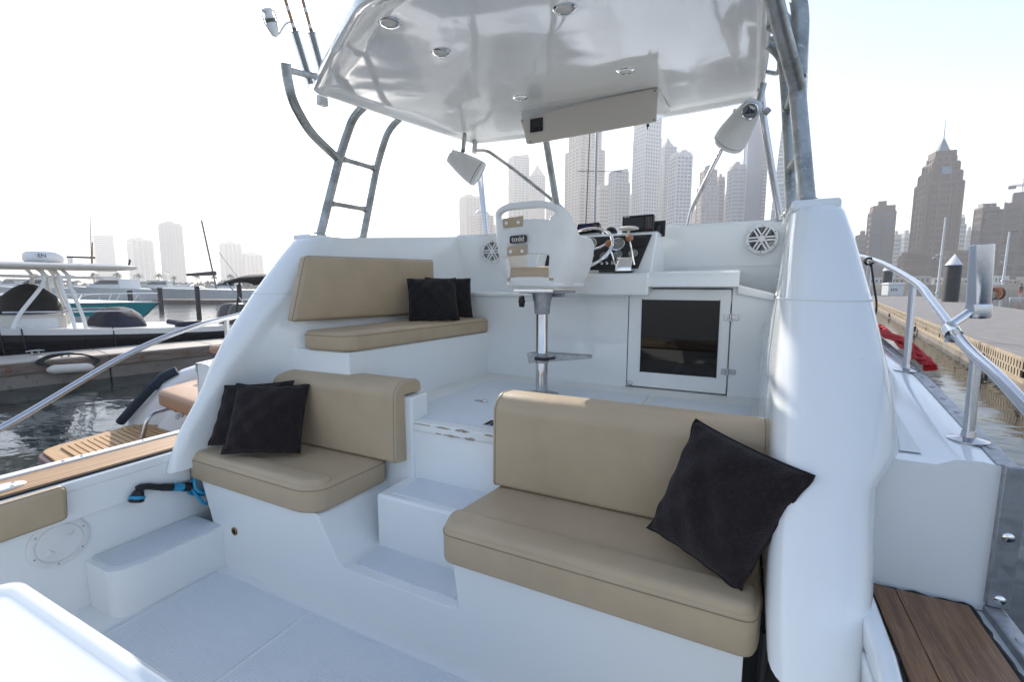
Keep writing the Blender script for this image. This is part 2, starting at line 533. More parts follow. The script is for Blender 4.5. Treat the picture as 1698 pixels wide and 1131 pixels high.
MB().hexa([(.594, 1.545, .976), (.640, 1.545, .976), (.640, 1.565, .976), (.594, 1.565, .976)],
          [(.596, 1.545, 1.352), (.646, 1.545, 1.352), (.646, 1.565, 1.352), (.596, 1.565, 1.352)]).build('corner_plate', 'alu_dull', boat, bevel=.004)
for z in (1.0, 1.17):
    MB().lathe([(.012, 0), (.012, .003), (.007, .006), (0, .007)], 10, frame_at((.618, 1.545, z), (0, -1, 0))).build('screw', 'chrome', boat)
for y in (1.2, 1.42):
    MB().lathe([(.010, 0), (.008, .004), (0, .005)], 10, Matrix.Translation((.612, y, .975))).build('screw', 'alu_dull', boat)

# raised side decks, both sides
for s in (1, -1):
    ys = [1.56, 1.8, 2.1, 2.4, 2.7, 3.0, 3.4, 3.8, 4.3, 5, 5.8, 6.6, 7.4, 8.2, 9.0]
    top = []; low = []
    for y in ys:
        hb, zs = lerp_tab(SHEER, y)
        inner = min(1.40, hb - .12)
        top.append([(CX + s * (hb - .012), y, zs), (CX + s * (hb - .055), y, zs + .006), (CX + s * (hb - .105), y, zs + .004), (CX + s * (hb - .145), y, zs - .016), (CX + s * inner, y, zs - .016)])
    dk = MB().loft(top, closed=False, caps=False)
    # aft face
    f = top[0]
    dk.add([*f, (f[-1][0], 1.56, .952), (f[0][0], 1.56, .952)], [tuple(range(7))])
    d = dk.build('side_deck', 'gelcoat', boat, angle=28)
    ns = []
    for y in [1.62 + .15 * k for k in range(22)]:
        hb, zs = lerp_tab(SHEER, y)
        ns.append([(CX + s * (hb - .165), y, zs - .012), (CX + s * 1.42, y, zs - .012)])
    MB().loft(ns, closed=False, caps=False).build('nonskid_panel', 'gelcoat_old', d)
    tr = [(CX + s * (lerp_tab(SHEER, y)[0] + .004), y, lerp_tab(SHEER, y)[1] + .002) for y in ys]
    q = MB()
    rg = []
    for x, y, z in tr:
        rg.append([(x - s * .034, y, z + .004), (x + s * .008, y, z + .004), (x + s * .010, y, z - .05), (x - s * .004, y, z - .05), (x - s * .004, y, z - .004), (x - s * .034, y, z - .002)])
    q.loft(rg); q.build('toe_rail', 'alu_dull', boat, bevel=.003)
    if s > 0:
        for k in range(16):
            y = 1.68 + k * .16
            hb, zs = lerp_tab(SHEER, y)
            MB().lathe([(.009, 0), (.008, .004), (0, .006)], 8, Matrix.Translation((CX + hb - .008, y, zs + .005))).build('screw', 'galvanised', boat)
# foredeck
fd = []
for y in (3.5, 4.3, 5, 5.8, 6.6, 7.4, 8.2, 9.0):
    hb, zs = lerp_tab(SHEER, y)
    w = max(.02, min(1.40, hb - .12))
    fd.append([(CX - w, y, zs - .017), (CX - w * .6, y, zs + .09), (CX, y, zs + .13), (CX + w * .6, y, zs + .09), (CX + w, y, zs - .017)])
MB().loft(fd, closed=False, caps=False).build('foredeck', 'gelcoat', boat)

# port step with rounded end
poly = round_poly([(-2.60, .90), (-2.38, .90), (-2.345, 1.0), (-2.345, 1.37), (-2.60, 1.37)], [.005, .16, .2, .002, .002], 8)
MB().prism(poly, .345, .565, 'z').build('side_step', 'gelcoat', boat, bevel=.012)
poly2 = round_poly([(-2.595, .925), (-2.40, .925), (-2.365, 1.02), (-2.365, 1.36), (-2.595, 1.36)], [.005, .15, .18, .002, .002], 8)
MB().prism(poly2, .565, .572, 'z').build('nonskid_panel', 'nonskid', boat, bevel=.003)

# bench bases and the companion steps
sp_ = [(-2.345, .345), (.045, .345), (.045, .79), (-.935, .79), (-.905, STEP1), (-1.515, STEP1), (-1.645, .793), (-2.50, .793)]
MB().prism(round_poly(sp_, [.004, .004, .012, .014, .03, .03, .014, .012], 4), YF, 1.90, 'y').build('seat_moulding', 'gelcoat', boat, bevel=.012, seg=3)
MB().box(-1.475, -.955, YF + .045, Y1 - .015, STEP1, STEP1 + .004).build('nonskid_panel', 'nonskid', boat)
MB().box(-1.50, -.91, Y1, Y2 + .05, .345, STEP2).build('upper_step', 'gelcoat', boat, bevel=.016, seg=3)
MB().box(-1.43, -.965, Y1 + .04, Y2 - .012, STEP2, STEP2 + .004).build('nonskid_panel', 'nonskid', boat)
MB().box(-1.50, -.90, Y2, Y2 + .10, .345, 1.085).build('riser', 'gelcoat', boat)
# walls the backrests lean on
MB().box(-2.40, -1.452, 1.795, 1.93, .70, 1.245).build('backrest_wall', 'gelcoat', boat, bevel=.012)
MB().box(-.925, .085, 1.80, 1.90, .70, 1.235).build('backrest_wall', 'gelcoat', boat, bevel=.012)
# round brass drain in the port bench face
dr = MB().lathe([(.021, 0), (.021, .004), (.016, .006), (.014, .003), (0, .003)], 20, frame_at((-2.245, YF - .001, .565), (0, -1, .0))).build('drain_ring', 'brass', boat)
MB().lathe([(.013, .0035), (.013, .0045), (0, .0045)], 16, frame_at((-2.245, YF - .001, .565), (0, -1, 0))).build('drain_hole', 'void_shade', dr)

# helm deck
deck = MB().box(-2.30, .14, Y2 - .012, YB + .06, 1.075, DECK).build('helm_deck', 'gelcoat_old', boat, bevel=.010)
for x0, x1, y0, y1 in ((-1.60, -.50, 1.865, 2.86), (-.46, .05, 1.865, 2.86)):
    MB().box(x0, x1, y0, y1, DECK, DECK + .005).build('nonskid_panel', 'nonskid', deck, bevel=.002)
# chips along the worn edge
def blob(cx, cy, cz, w, d, nrm, n=14):
    M_ = frame_at((cx, cy, cz), nrm)
    pts = [(math.cos(2 * math.pi * i / n) * w * random.uniform(.65, 1.1), math.sin(2 * math.pi * i / n) * d * random.uniform(.5, 1.15), 0) for i in range(n)]
    m_ = MB(); m_.add(pts + [(p[0] * .9, p[1] * .9, .0012) for p in pts], [tuple(range(n, 2 * n))] + [(i, (i + 1) % n, n + (i + 1) % n, n + i) for i in range(n)], M_)
    return m_
for x, w, d in ((-1.38, .05, .004), (-1.27, .05, .005), (-1.16, .045, .008), (-1.02, .03, .006), (-1.43, .015, .003)):
    blob(x, Y2 - .0122, 1.116, w, d, (0, -1, 0)).build('paint_chip', 'chip', deck, smooth=False)
for x, w, d in ((-1.22, .05, .006), (-1.12, .035, .009), (-1.3, .02, .004)):
    blob(x, Y2 - .0122, 1.083, w, d, (0, -1, 0)).build('paint_chip', 'chip', deck, smooth=False)
# scupper grille and small deck fittings
gr = MB().box(-1.10, -.94, 1.885, 1.965, DECK + .005, DECK + .009).build('scupper_frame', 'stainless', boat)
for k in range(6):
    MB().box(-1.092 + k * .0255, -1.078 + k * .0255, 1.893, 1.957, DECK + .009, DECK + .0105).build('slot', 'void_shade', gr)
for x, y in ((-1.32, 2.28), (-.02, 2.46)):
    hn = MB().lathe([(.022, 0), (.022, .004), (.012, .010), (0, .011)], 14, Matrix.Translation((x, y, DECK + .004))).build('deck_fitting', 'stainless', boat)
    if x < -1: MB().box(x - .06, x + .02, y - .012, y + .012, DECK + .004, DECK + .007).build('hinge', 'alu_dull', hn)
MB().lathe([(.028, 0), (.028, .012), (.02, .022), (0, .024)], 16, Matrix.Translation((.075, 2.28, DECK))).build('filler_cap', 'stainless', boat)

# cabin sides sweeping down aft into the two buttress wings
WING = {1: [  # z, nose y, inner, outer (distance from the centreline)
    (.86, 1.16, 1.195, 1.385), (.93, 1.20, 1.190, 1.405), (1.05, 1.275, 1.190, 1.425), (1.18, 1.365, 1.190, 1.435),
    (1.27, 1.415, 1.190, 1.445), (1.36, 1.465, 1.190, 1.500), (1.53, 1.555, 1.190, 1.485), (1.74, 1.690, 1.200, 1.455),
    (1.95, 1.845, 1.218, 1.415), (2.045, 1.925, 1.230, 1.390), (2.065, 1.945, 1.242, 1.378)],
  -1: [
    (.86, 1.235, 1.415, 1.490), (.93, 1.255, 1.410, 1.490), (1.05, 1.305, 1.400, 1.488), (1.18, 1.385, 1.385, 1.485),
    (1.27, 1.435, 1.365, 1.485), (1.36, 1.475, 1.335, 1.495), (1.53, 1.56, 1.255, 1.485), (1.74, 1.690, 1.170, 1.455),
    (1.95, 1.845, 1.150, 1.415), (2.045, 1.925, 1.160, 1.390), (2.065, 1.945, 1.175, 1.378)]}
def sstep(a, b_, x):
    t = min(1, max(0, (x - a) / (b_ - a))); return t * t * (3 - 2 * t)
def wing_ring(z, ya, di, do, s, off=0.0):
    w = (do - di) / 2 + off; c = (do + di) / 2
    n0 = min(.17, max(.09, w * 1.35)); ry = n0 + off
    u = []
    side = [3.72, 3.4, 3.1, 2.8, 2.5, 2.25, 2.12]
    side = [y for y in side]
    for y in side: u.append((c - w, y))
    for t in (.75, .5, .25):
        y0 = ya + n0
        u.append((c - w, y0 + (2.12 - y0) * t))
    for k in range(15):
        a = math.pi * k / 14
        e = .75
        cx_ = -math.copysign(abs(math.cos(a)) ** e, math.cos(a)); sy = math.sin(a) ** e if k not in (0, 14) else 0
        u.append((c + w * cx_, ya + n0 - ry * sy))
    for t in (.25, .5, .75):
        y0 = ya + n0
        u.append((c + w, y0 + (2.12 - y0) * t))
    for y in reversed(side): u.append((c + w, y))
    out = []
    for i, (d, y) in enumerate(u):
        zz = z
        if s < 0 and i < 11:         # the port side closes in to the berth forward of the bench
            d = d + (min(d, 1.105 + max(0, z - 1.9) * .4) - d) * sstep(1.66, 1.86, y)
        if s > 0 and i < 11 and z > 1.5:   # the starboard wall opens out towards the coaming
            d += .075 * sstep(2.05, 2.9, y) * sstep(1.5, 1.75, z)
        if z > 1.36 and y > 1.93:
            zz = z + (z - 1.36) / .70 * .095 * (y - 1.93)
        out.append((CX + s * d, y, zz))
    return out
for s in (1, -1):
    mb = MB()
    rg = [wing_ring(*row, s) for row in WING[s]]
    mb.loft(rg, closed=False, caps=False)
    n = len(rg[0])
    for ring in (rg[-1], rg[0]):
        mb.add(ring, [(i, i + 1, n - 2 - i, n - 1 - i) for i in range(n // 2)])
    wg = mb.build('cabin_side', 'gelcoat', boat, angle=60)
    row = lerp_tab(WING[s], 1.752)
    sm = wing_ring(1.752, *row, s, .0005)
    MB().tube(sm, .0035, 6).build('mould_seam', 'gelcoat_old', wg)
    # tower foot pad on top
    MB().box(CX + s * 1.30 - .075, CX + s * 1.30 + .075, 1.98, 2.50, 2.06, 2.10).build('foot_pad', 'gelcoat', wg, bevel=.012)
# starboard wing foot (flare where it meets the gunwale) and a near-black panel painting shade into the bench-end gap
MB().hexa([(.285, 1.03, .955), (.334, 1.03, .955), (.334, 1.5, .955), (.285, 1.5, .955)], [(.285, 1.16, 1.02), (.325, 1.18, 1.02), (.33, 1.5, 1.02), (.285, 1.5, 1.02)]).build('wing_foot', 'gelcoat', boat, bevel=.012)
MB().box(.047, .30, 1.50, 1.56, .30, .90).build('gap_shade_panel', 'void_shade', boat)
MB().tube([(.09, 1.44, .30), (.10, 1.44, .80)], .012).build('locker_hose', 'hose_black', boat)

# berth moulding, bulkhead, shelf
MB().hexa([(-2.30, 1.79, DECK - .01), (-1.87, 1.80, DECK - .01), (-1.750, YB + .02, DECK - .01), (-2.30, YB + .02, DECK - .01)],
          [(-2.30, 1.79, 1.443), (-1.87, 1.80, 1.443), (-1.750, YB + .02, 1.443), (-2.30, YB + .02, 1.443)]).build('berth_base', 'gelcoat', boat, bevel=.01)
bh = MB()
bh.prism([(-2.25, DECK - .02), (-.69, DECK - .02), (-.69, 1.78), (-.078, 1.78), (-.078, DECK - .02), (.15, DECK - .02), (.15, 1.72), (.10, 1.735), (-.06, 1.79), (-.71, 1.79), (-.73, 1.73), (-2.25, 1.73)], YB, YB + .06, 'y')
bh.build('bulkhead', 'gelcoat', boat, bevel=.004)
MB().box(-2.24, -.715, YB - .022, YB + .03, 1.715, 1.745).build('shelf_lip', 'gelcoat', boat, bevel=.008)
MB().hexa([(-.055, YB - .020, 1.745), (.14, YB - .020, 1.705), (.14, YB + .03, 1.705), (-.055, YB + .03, 1.745)], [(-.055, YB - .02, 1.80), (.14, YB - .02, 1.75), (.14, YB + .03, 1.75), (-.055, YB + .03, 1.80)]).build('shelf_lip', 'gelcoat', boat, bevel=.008)
MB().box(-2.235, .135, YB + .012, 3.75, 1.69, 1.737).build('dash_shelf', 'gelcoat', boat)
# door
door = MB().box(-.684, -.084, YB - .012, YB + .02, 1.135, 1.772).build('cabin_door', 'gelcoat', boat, bevel=.006)
MB().box(-.597, -.146, YB - .017, YB - .010, 1.235, 1.705).build('door_pane', 'smoked_glass', door, bevel=.002)
for x0, x1, z0, z1 in ((-.602, -.597, 1.23, 1.71), (-.146, -.141, 1.23, 1.71)):
    MB().box(x0, x1, YB - .015, YB - .011, z0, z1).build('pane_seal', 'caulk', door)
for z in (1.275, 1.605):
    h = MB().box(-.118, -.088, YB - .016, YB - .012, z - .018, z + .018).build('hinge', 'stainless', door, bevel=.002)
    MB().box(-.076, -.036, YB - .004, YB - .0005, z - .016, z + .016).build('hinge_leaf', 'stainless', h, bevel=.002)
    MB().tube([(-.082, YB - .016, z - .022), (-.082, YB - .016, z + .022)], .006, 10).build('hinge_pin', 'chrome', h)
    for dx, dz in ((-.11, .009), (-.11, -.009), (-.048, .008), (-.048, -.008), (-.062, 0)):
        MB().lathe([(.004, 0), (.003, .003), (0, .0035)], 8, frame_at((dx, YB - .0165 if dx < -.09 else YB - .0045, z + dz), (0, -1, 0))).build('screw', 'chrome', h)
MB().lathe([(.016, 0), (.016, .006), (.008, .012), (0, .013)], 16, frame_at((-.662, YB - .012, 1.152), (0, -1, 0))).build('door_stop', 'stainless', door)
# sliding hatch hood over the door
hp = round_poly([(2.955, 1.788), (2.965, 1.868), (3.03, 1.884), (3.62, 1.892), (3.62, 1.788)], [.004, .04, .08, .01, .004], 5)
MB().prism(hp, -.70, -.045, 'x').build('hatch_hood', 'gelcoat', boat, bevel=.018, seg=3)

# coaming under the windscreen line
co = [(-2.27, 3.44), (-2.05, 3.54), (-1.7, 3.61), (-1.1, 3.66), (-.5, 3.65), (-.1, 3.60), (.21, 3.54)]
def off(p, d): return (p[0], p[1] + d)
rg = []
for i, p in enumerate(co):
    zt = 2.225 + .012 * math.sin(math.pi * i / 6)
    rg.append([(p[0], p[1], 1.70), (p[0], p[1] + .02, zt - .015), (p[0], p[1] + .035, zt), (p[0], p[1] + .13, zt - .002), (p[0], p[1] + .16, zt - .03), (p[0], p[1] + .75, 1.60), (p[0], p[1] + .75, 1.50), (p[0], p[1] + .1, 1.50)])
MB().loft(rg).build('windscreen_coaming', 'gelcoat', boat, angle=40)
sl = [(p[0], p[1] - .0005, 1.925) for p in co if p[0] > -.6]
MB().tube(sl, .002, 5).build('mould_seam', 'gelcoat_old', boat)

# helm console
cp = [(2.955, 1.733), (2.955, 1.865), (2.975, 1.878), (3.045, 1.880), (3.195, 2.135), (3.23, 2.150), (3.42, 2.15), (3.62, 1.733)]
cons = MB().prism(cp, -1.36, -.545, 'x').build('helm_console', 'gelcoat', boat, bevel=.02, seg=3)
fo = Vector((0, 3.047, 1.885)); fu = Vector((0, .150, .255)).normalized(); fn = Vector((0, -.255, .150)).normalized()
def face(x, v, n_=0.0): return Vector((x, 0, 0)) + fo + fu * v + fn * n_
pm = MB()
outl = [(-1.28, .012), (-.72, .012), (-.63, .02), (-.575, .275), (-1.28, .275)]
pm.add([tuple(face(x, v, .003)) for x, v in outl] + [tuple(face(x, v, .007)) for x, v in outl], [(4, 3, 2, 1, 0), (5, 6, 7, 8, 9)] + [(i, (i + 1) % 5, 5 + (i + 1) % 5, 5 + i) for i in range(5)])
panel = pm.build('gauge_panel', 'black_plastic', cons)
for x, v, r_ in ((-1.16, .215, .048), (-.98, .215, .048), (-.79, .205, .050), (-1.2, .12, .030), (-1.09, .12, .030), (-.965, .12, .030), (-.865, .115, .029), (-.775, .125, .029), (-.675, .13, .029)):
    M = frame_at(face(x, v, .006), fn)
    g = MB().lathe([(r_, 0), (r_, .008), (r_ * .9, .010), (r_ * .86, .006), (0, .006)], 24, M).build('gauge', 'chrome' if r_ > .04 else 'alu_dull', panel)
    MB().lathe([(r_ * .85, .0062), (r_ * .85, .0075), (0, .0075)], 24, M).build('dial', 'gauge_face', panel)
    MB().box(-.001, .001, 0, r_ * .7, .0078, .0085, M @ Matrix.Rotation(random.uniform(-2, 2), 4, 'Z')).build('needle', 'white_plastic', panel)
for x in (-.87, -.835, -.80):
    MB().lathe([(.008, 0), (.008, .008), (.004, .010), (.004, .026), (0, .028)], 10, frame_at(face(x, .055, .006), fn)).build('switch', 'chrome', panel)
MB().box(-.05, .05, -.035, .035, 0, .006, frame_at(face(-.665, .215, .006), fn)).build('switch_plate', 'black_gloss', panel, bevel=.002)
# compass dome and beige satellite puck on the console top
cd_ = MB().lathe([(.048, 0), (.046, .012), (.040, .030), (.026, .045), (0, .051)], 20, Matrix.Translation((-.87, 3.27, 2.149))).build('compass', 'black_gloss', cons)
pk = MB().lathe([(.0, .0), (.010, .0), (.010, .020), (.065, .026), (.068, .036), (.05, .046), (0, .048)], 24, Matrix.Translation((-.735, 3.215, 2.140))).build('antenna_puck', 'panel_beige', cons)

# hardtop
def ht_z(y): return 2.865 + (y - 1.93) * .100
out_h = [(.02, 3.70), (-.4, 3.77), (-1.1, 3.80), (-1.8, 3.77), (-2.22, 3.68), (-2.215, 2.8), (-2.205, 1.94), (-1.95, 1.77), (-1.60, 1.545), (-1.30, 1.365), (-1.1, 1.33), (-.9, 1.365), (-.60, 1.545), (-.25, 1.77), (.025, 1.94), (.035, 2.8)]
P2 = [Vector(p) for p in out_h]
P2 = round_poly(out_h, .06, 4)
cen = Vector((CX, 2.7))
def ht_ring(inset, dz, camber=0.0):
    r_ = []
    for p in P2:
        d = (p - cen); L = d.length
        q = cen + d * ((L - inset) / L)
        r_.append((q.x, q.y, ht_z(q.y) + dz + camber * (1 - min(1, ((q.x - CX) / 1.13) ** 2))))
    return r_
rings = [ht_ring(.9, .022, 0), ht_ring(.5, .021), ht_ring(.16, .019), ht_ring(.060, .016), ht_ring(.050, .004), ht_ring(.044, -.010), ht_ring(.038, -.014), ht_ring(.008, -.014), ht_ring(.001, -.010), ht_ring(.0, .020), ht_ring(.006, .034), ht_ring(.06, .05), ht_ring(.4, .08), ht_ring(.9, .10)]
top = MB().loft(rings).build('hardtop', 'hardtop_gloss', boat, angle=50)
for x, y in ((-.70, 1.86), (-1.345, 1.585), (-1.345, 1.945), (-.66, 2.70), (-1.345, 2.80)):
    z = ht_z(y) + .021
    M = Matrix.Translation((x, y, z)) @ Matrix.Rotation(math.pi, 4, 'X')
    ring = MB().lathe([(.048, -.004), (.048, .004), (.040, .009), (.034, .009), (.031, .004), (.031, -.004)], 28, M).build('downlight', 'chrome', top)
    MB().lathe([(.031, 0), (.031, .003), (.012, .005), (0, .005)], 24, M).build('lens', 'panel_beige', top)
# radio box under the hardtop
bx = MB()
zt0 = ht_z(3.12) + .03
bx.hexa([(-1.455, 3.125, 2.785), (-.57, 3.125, 2.806), (-.57, 3.60, 3.00), (-1.455, 3.60, 3.00)], [(-1.50, 3.12, zt0), (-.555, 3.12, zt0), (-.555, 3.66, ht_z(3.66)), (-1.50, 3.66, ht_z(3.66))])
rbx = bx.build('overhead_box', 'gelcoat', top, bevel=.01)
fp_ = [(-1.425, 2.778), (-.560, 2.802), (-.556, 3.000), (-.72, 2.998), (-1.0, 2.990), (-1.25, 2.976), (-1.492, 2.956)]
pn = MB().prism(fp_, 3.108, 3.119, 'y').build('box_panel', 'panel_beige', top, bevel=.002)
for x, z in ((-1.472, 2.94), (-1.41, 2.795), (-.575, 2.985), (-.575, 2.815)):
    MB().lathe([(.005, 0), (.004, .003), (0, .003)], 8, frame_at((x, 3.108, z), (0, -1, 0))).build('screw', 'black_plastic', top)
MB().box(-1.412, -1.318, 3.098, 3.109, 2.853, 2.941).build('display', 'black_gloss', top, bevel=.003)
MB().box(-1.396, -1.334, 3.0965, 3.0985, 2.885, 2.930).build('screen', 'screen', top)
for k in range(3): MB().lathe([(.006, 0), (.005, .003), (0, .003)], 10, frame_at((-1.385 + k * .02, 3.098, 2.868), (0, -1, 0))).build('button', 'black_plastic', top)
MB().lathe([(.010, 0), (.010, .012), (.004, .016), (.003, .03), (.0, .03)], 10, frame_at((-.615, 3.13, 2.80), (0, 0, -1))).build('box_lock', 'black_plastic', top)

# tower tubing (galvanised aluminium)
tw = []
def tower_tube(pts, r, name='tower_tube', m='galvanised', f=.10):
    return MB().tube(fillet(pts, f, 6), r, 14).build(name, m, boat, angle=50)
for s in (1, -1):
    X = lambda d: CX + s * d
    tower_tube([(X(1.285), 2.10, 2.08), (X(1.225), 2.245, 2.62), (X(1.19), 2.335, 2.87), (X(1.07), 2.40, 2.975)], .030 if s > 0 else .026, f=.12)
    tower_tube([(X(1.255), 2.43, 2.08), (X(1.215), 2.56, 2.62), (X(1.19), 2.66, 2.88), (X(1.07), 2.73, 3.000)], .023, f=.12)
    tower_tube([(X(1.235), 2.235, 2.58), (X(1.20), 1.99, 2.675), (X(1.18), 1.87, 2.80), (X(1.18), 1.845, 2.92), (X(1.165), 1.83, 2.975)] if s < 0 else
               [(X(1.232), 2.215, 2.56), (X(1.13), 1.99, 2.78), (X(1.06), 1.80, 2.98), (X(1.02), 1.70, 3.1)], .030 if s > 0 else .026, f=.16)
    for t, z in ((.42, 2.305), (.94, 2.60)):
        a = Vector((X(1.285), 2.10, 2.08)).lerp(Vector((X(1.225), 2.245, 2.62)), t)
        c = Vector((X(1.255), 2.43, 2.08)).lerp(Vector((X(1.215), 2.56, 2.62)), t)
        rg_ = MB().tube([a, c], .016, 12).build('ladder_rung', 'galvanised', boat)
        for q, w in ((a, .032), (c, .026)):
            dirv = (c - a).normalized() * (1 if q is a else -1)
            MB().tube([q + dirv * w * .7, q + dirv * (w + .012)], .021, 12).build('weld_collar', 'galvanised', rg_)
    for y, w in ((2.10, .048), (2.43, .042)):
        xx = X(1.285 if y < 2.3 else 1.255)
        MB().lathe([(w, 0), (w, .008), (.034, .012), (.03, .02)], 18, Matrix.Translation((xx, y, 2.099))).build('tube_flange', 'galvanised', boat)
# starboard upper elbow and grab handle
tower_tube([(.13, 2.22, 2.60), (.13, 2.26, 2.86), (.08, 2.24, 3.02), (-.12, 2.2, 3.10)], .030, f=.10)
tower_tube([(.03, 2.42, 2.90), (.08, 2.36, 2.84), (.13, 2.26, 2.66)], .022, f=.05)
tower_tube([(.02, 2.62, 2.94), (.075, 2.62, 2.93), (.085, 2.90, 2.91), (.085, 3.02, 2.925), (.03, 3.06, 2.96)], .011, 'grab_handle', f=.04)
# front struts
tower_tube([(-1.50, 3.58, 2.98), (-1.335, 3.56, 2.15)], .027, 'hardtop_strut')
tower_tube([(.005, 3.40, 3.0), (.03, 3.45, 2.84), (.165, 3.57, 2.22)], .022, 'hardtop_strut', 'stainless')
tower_tube([(-.13, 3.50, 2.93), (-.19, 3.50, 2.72), (-.395, 3.66, 2.33), (-.41, 3.68, 2.22)], .014, 'hardtop_strut', 'stainless', f=.05)
tower_tube([(-2.17, 3.62, 3.03), (-2.165, 3.60, 2.93)], .022, 'hardtop_strut')
tower_tube([(-2.16, 3.60, 2.945), (-2.05, 3.62, 2.94), (-1.80, 3.66, 2.755), (-1.36, 3.70, 2.40), (-1.30, 3.70, 2.23)], .014, 'hardtop_strut', f=.07)
MB().hexa([(-2.02, 3.50, 2.22), (-1.985, 3.50, 2.22), (-1.985, 3.53, 2.22), (-2.02, 3.53, 2.22)], [(-2.13, 3.56, 2.80), (-2.08, 3.56, 2.80), (-2.08, 3.59, 2.80), (-2.13, 3.59, 2.80)]).build('hardtop_strut', 'stainless', boat, bevel=.004)

# starboard and port guard rails
def guard(s):
    d = lambda y: lerp_tab(SHEER, max(y, 1.56))[0] - .046
    pts = [(CX + s * d(y), y, z) for y, z in ((.10, .99), (.55, 1.14), (.75, 1.205), (1.20, 1.445), (1.52, 1.560), (1.85, 1.622), (2.25, 1.73), (2.62, 1.815), (3.6, 1.95), (4.6, 2.06), (5.8, 2.17), (7.0, 2.28))]
    pts = [pts[0][:2] + (.955,)] + pts[1:] if False else pts
    r_ = MB().tube(smooth_path(pts, 8), .0145, 14).build('guard_rail', 'stainless', boat, angle=60)
    for y in (1.735, 2.60, 3.7, 4.9, 6.1):
        hb, zs = lerp_tab(SHEER, y)
        zt = [p for p in smooth_path(pts, 12) if abs(p.y - y) < .12]
        zt = min(zt, key=lambda p: abs(p.y - y))
        rad = .0135
        p_ = MB().tube([(CX + s * (hb - .046), y - .01, zs + .004), (zt.x, zt.y, zt.z - .006)], rad, 12).build('stanchion', 'stainless', boat)
        MB().lathe([(.046, 0), (.046, .004), (.03, .008), (.017, .012), (.0150, .03)], 20, Matrix.Translation((CX + s * (hb - .046), y - .01, zs + .003))).build('base_plate', 'stainless', p_)
guard(1); guard(-1)
# lashing of dark cord on the forward stanchion
cl = MB()
for k in range(4):
    cl.tube([(.668 + .022 * math.cos(a), 3.62 + .01 * k + .004 * math.sin(a), 1.945 + .022 * math.sin(a)) for a in [i * math.pi / 5 for i in range(10)]], .005, 6, close=True)
cl.tube(smooth_path([(.68, 3.64, 1.93), (.70, 3.62, 1.80), (.72, 3.6, 1.66), (.70, 3.6, 1.56), (.66, 3.58, 1.60)], 6), .006, 6)
cl.build('lashing_cord', 'rope_dark', None, label='dark cord lashed round the starboard guard rail beside the wing', cat='cord')
# deck plate in the port liner
M = frame_at((-2.599, .822, .695), (1, 0, 0), (0, 1, 0))
pl = MB().lathe([(.105, 0), (.105, .006), (.098, .009), (.083, .009), (.081, .005), (.079, .005), (.077, .010), (.0, .012)], 44, M).build('inspection_plate', 'white_plastic', boat)
for k in range(6):
    a = k * math.pi / 3 + .4
    MB().lathe([(.004, .009), (.003, .011), (0, .0112)], 8, M @ Matrix.Translation((.091 * math.cos(a), .091 * math.sin(a), 0))).build('screw', 'alu_dull', pl)
for a in (.7, .7 + math.pi):
    q = MB(); q.add([(.035, -.016, .011), (.066, -.010, .011), (.066, .010, .011), (.035, .016, .011), (.040, -.010, .017), (.06, 0, .0125), (.040, .010, .017)], [(0, 1, 5, 4), (1, 2, 5), (2, 3, 6, 5), (3, 0, 4, 6), (4, 5, 6)], M @ Matrix.Rotation(a, 4, 'Z'))
    q.build('finger_grip', 'white_plastic', pl)
# transom tackle unit: the white lid in the near left corner
tu = MB()
tu.box(-1.80, .6, -.60, .44, .35, .92)
tu.build('tackle_unit', 'gelcoat', boat, bevel=.02)
lp = round_poly([(-1.865, -.7), (.65, -.7), (.65, .492), (-1.865, .492)], .07, 6)
lid = MB()
def lr(ins, z):
    return [((p.x - (-.6)) * (1 - ins / 1.26) + -.6, (p.y - (-.1)) * (1 - ins / .6) + -.1, z) for p in lp]
lid.loft([lr(.02, .905), lr(0, .915), lr(-.004, .935), lr(.004, .952), (lr(.016, .957)), lr(.034, .955), lr(.044, .948), lr(.056, .945), lr(.3, .945)])
lid.build('tackle_lid', 'gelcoat', boat, angle=60)
# ------------------------------------------------------------------ cushions
cushion('seat_cushion', [(-2.56, 1.335), (-1.70, 1.325), (-1.62, 1.38), (-1.60, 1.775), (-2.56, 1.775)], .795, .920, .024, 'vinyl_tan', .04, .006,
        label='tan vinyl seat cushion of the port aft bench beside the steps', cat='cushion')
cushion('seat_cushion', [(-.945, 1.315), (.068, 1.31), (.085, 1.40), (.08, 1.785), (-.935, 1.785), (-.985, 1.42)], .79, .920, .024, 'vinyl_tan', .04, .006,
        label='wide tan vinyl seat cushion of the starboard aft bench', cat='cushion')
for k_, (poly, nm) in enumerate((([(-2.545, 1.345), (-1.705, 1.335), (-1.632, 1.385), (-1.630, 1.455), (-2.545, 1.47)], 0), ([(-.942, 1.322), (.062, 1.318), (.072, 1.45), (-.965, 1.46), (-.975, 1.41)], 1))):
    par = [o for o in COL.objects if o.name.startswith('seat_cushion')][k_]
    mb, _ = soft_slab(poly, .89, .940, .026, .03, .003)
    mb.build('front_roll', 'vinyl_tan', par, angle=60)
def backrest(x0, x1, label):
    prof = [(1.715, .925), (1.80, .915), (1.792, 1.255), (1.925, 1.25), (1.925, 1.295), (1.90, 1.318), (1.78, 1.325), (1.725, 1.28)]
    o = MB().prism(round_poly(prof, [.02, .01, .012, .012, .02, .03, .045, .045], 5), x0, x1, 'x').build('backrest_cushion', 'vinyl_tan', None, bevel=.011, seg=4, label=label, cat='cushion')
    for xx in (x0 + .012, x1 - .012):
        P = round_poly(prof, [.02, .01, .012, .012, .02, .03, .045, .045], 5)
        sgn = 1
        MB().tube([(xx, p.x, p.y) for p in P], .002, 5, close=True).build('seam', 'seam_tan', o)
    return o
backrest(-2.40, -1.495, 'tan backrest cushion rolled over the wall behind the port aft bench')
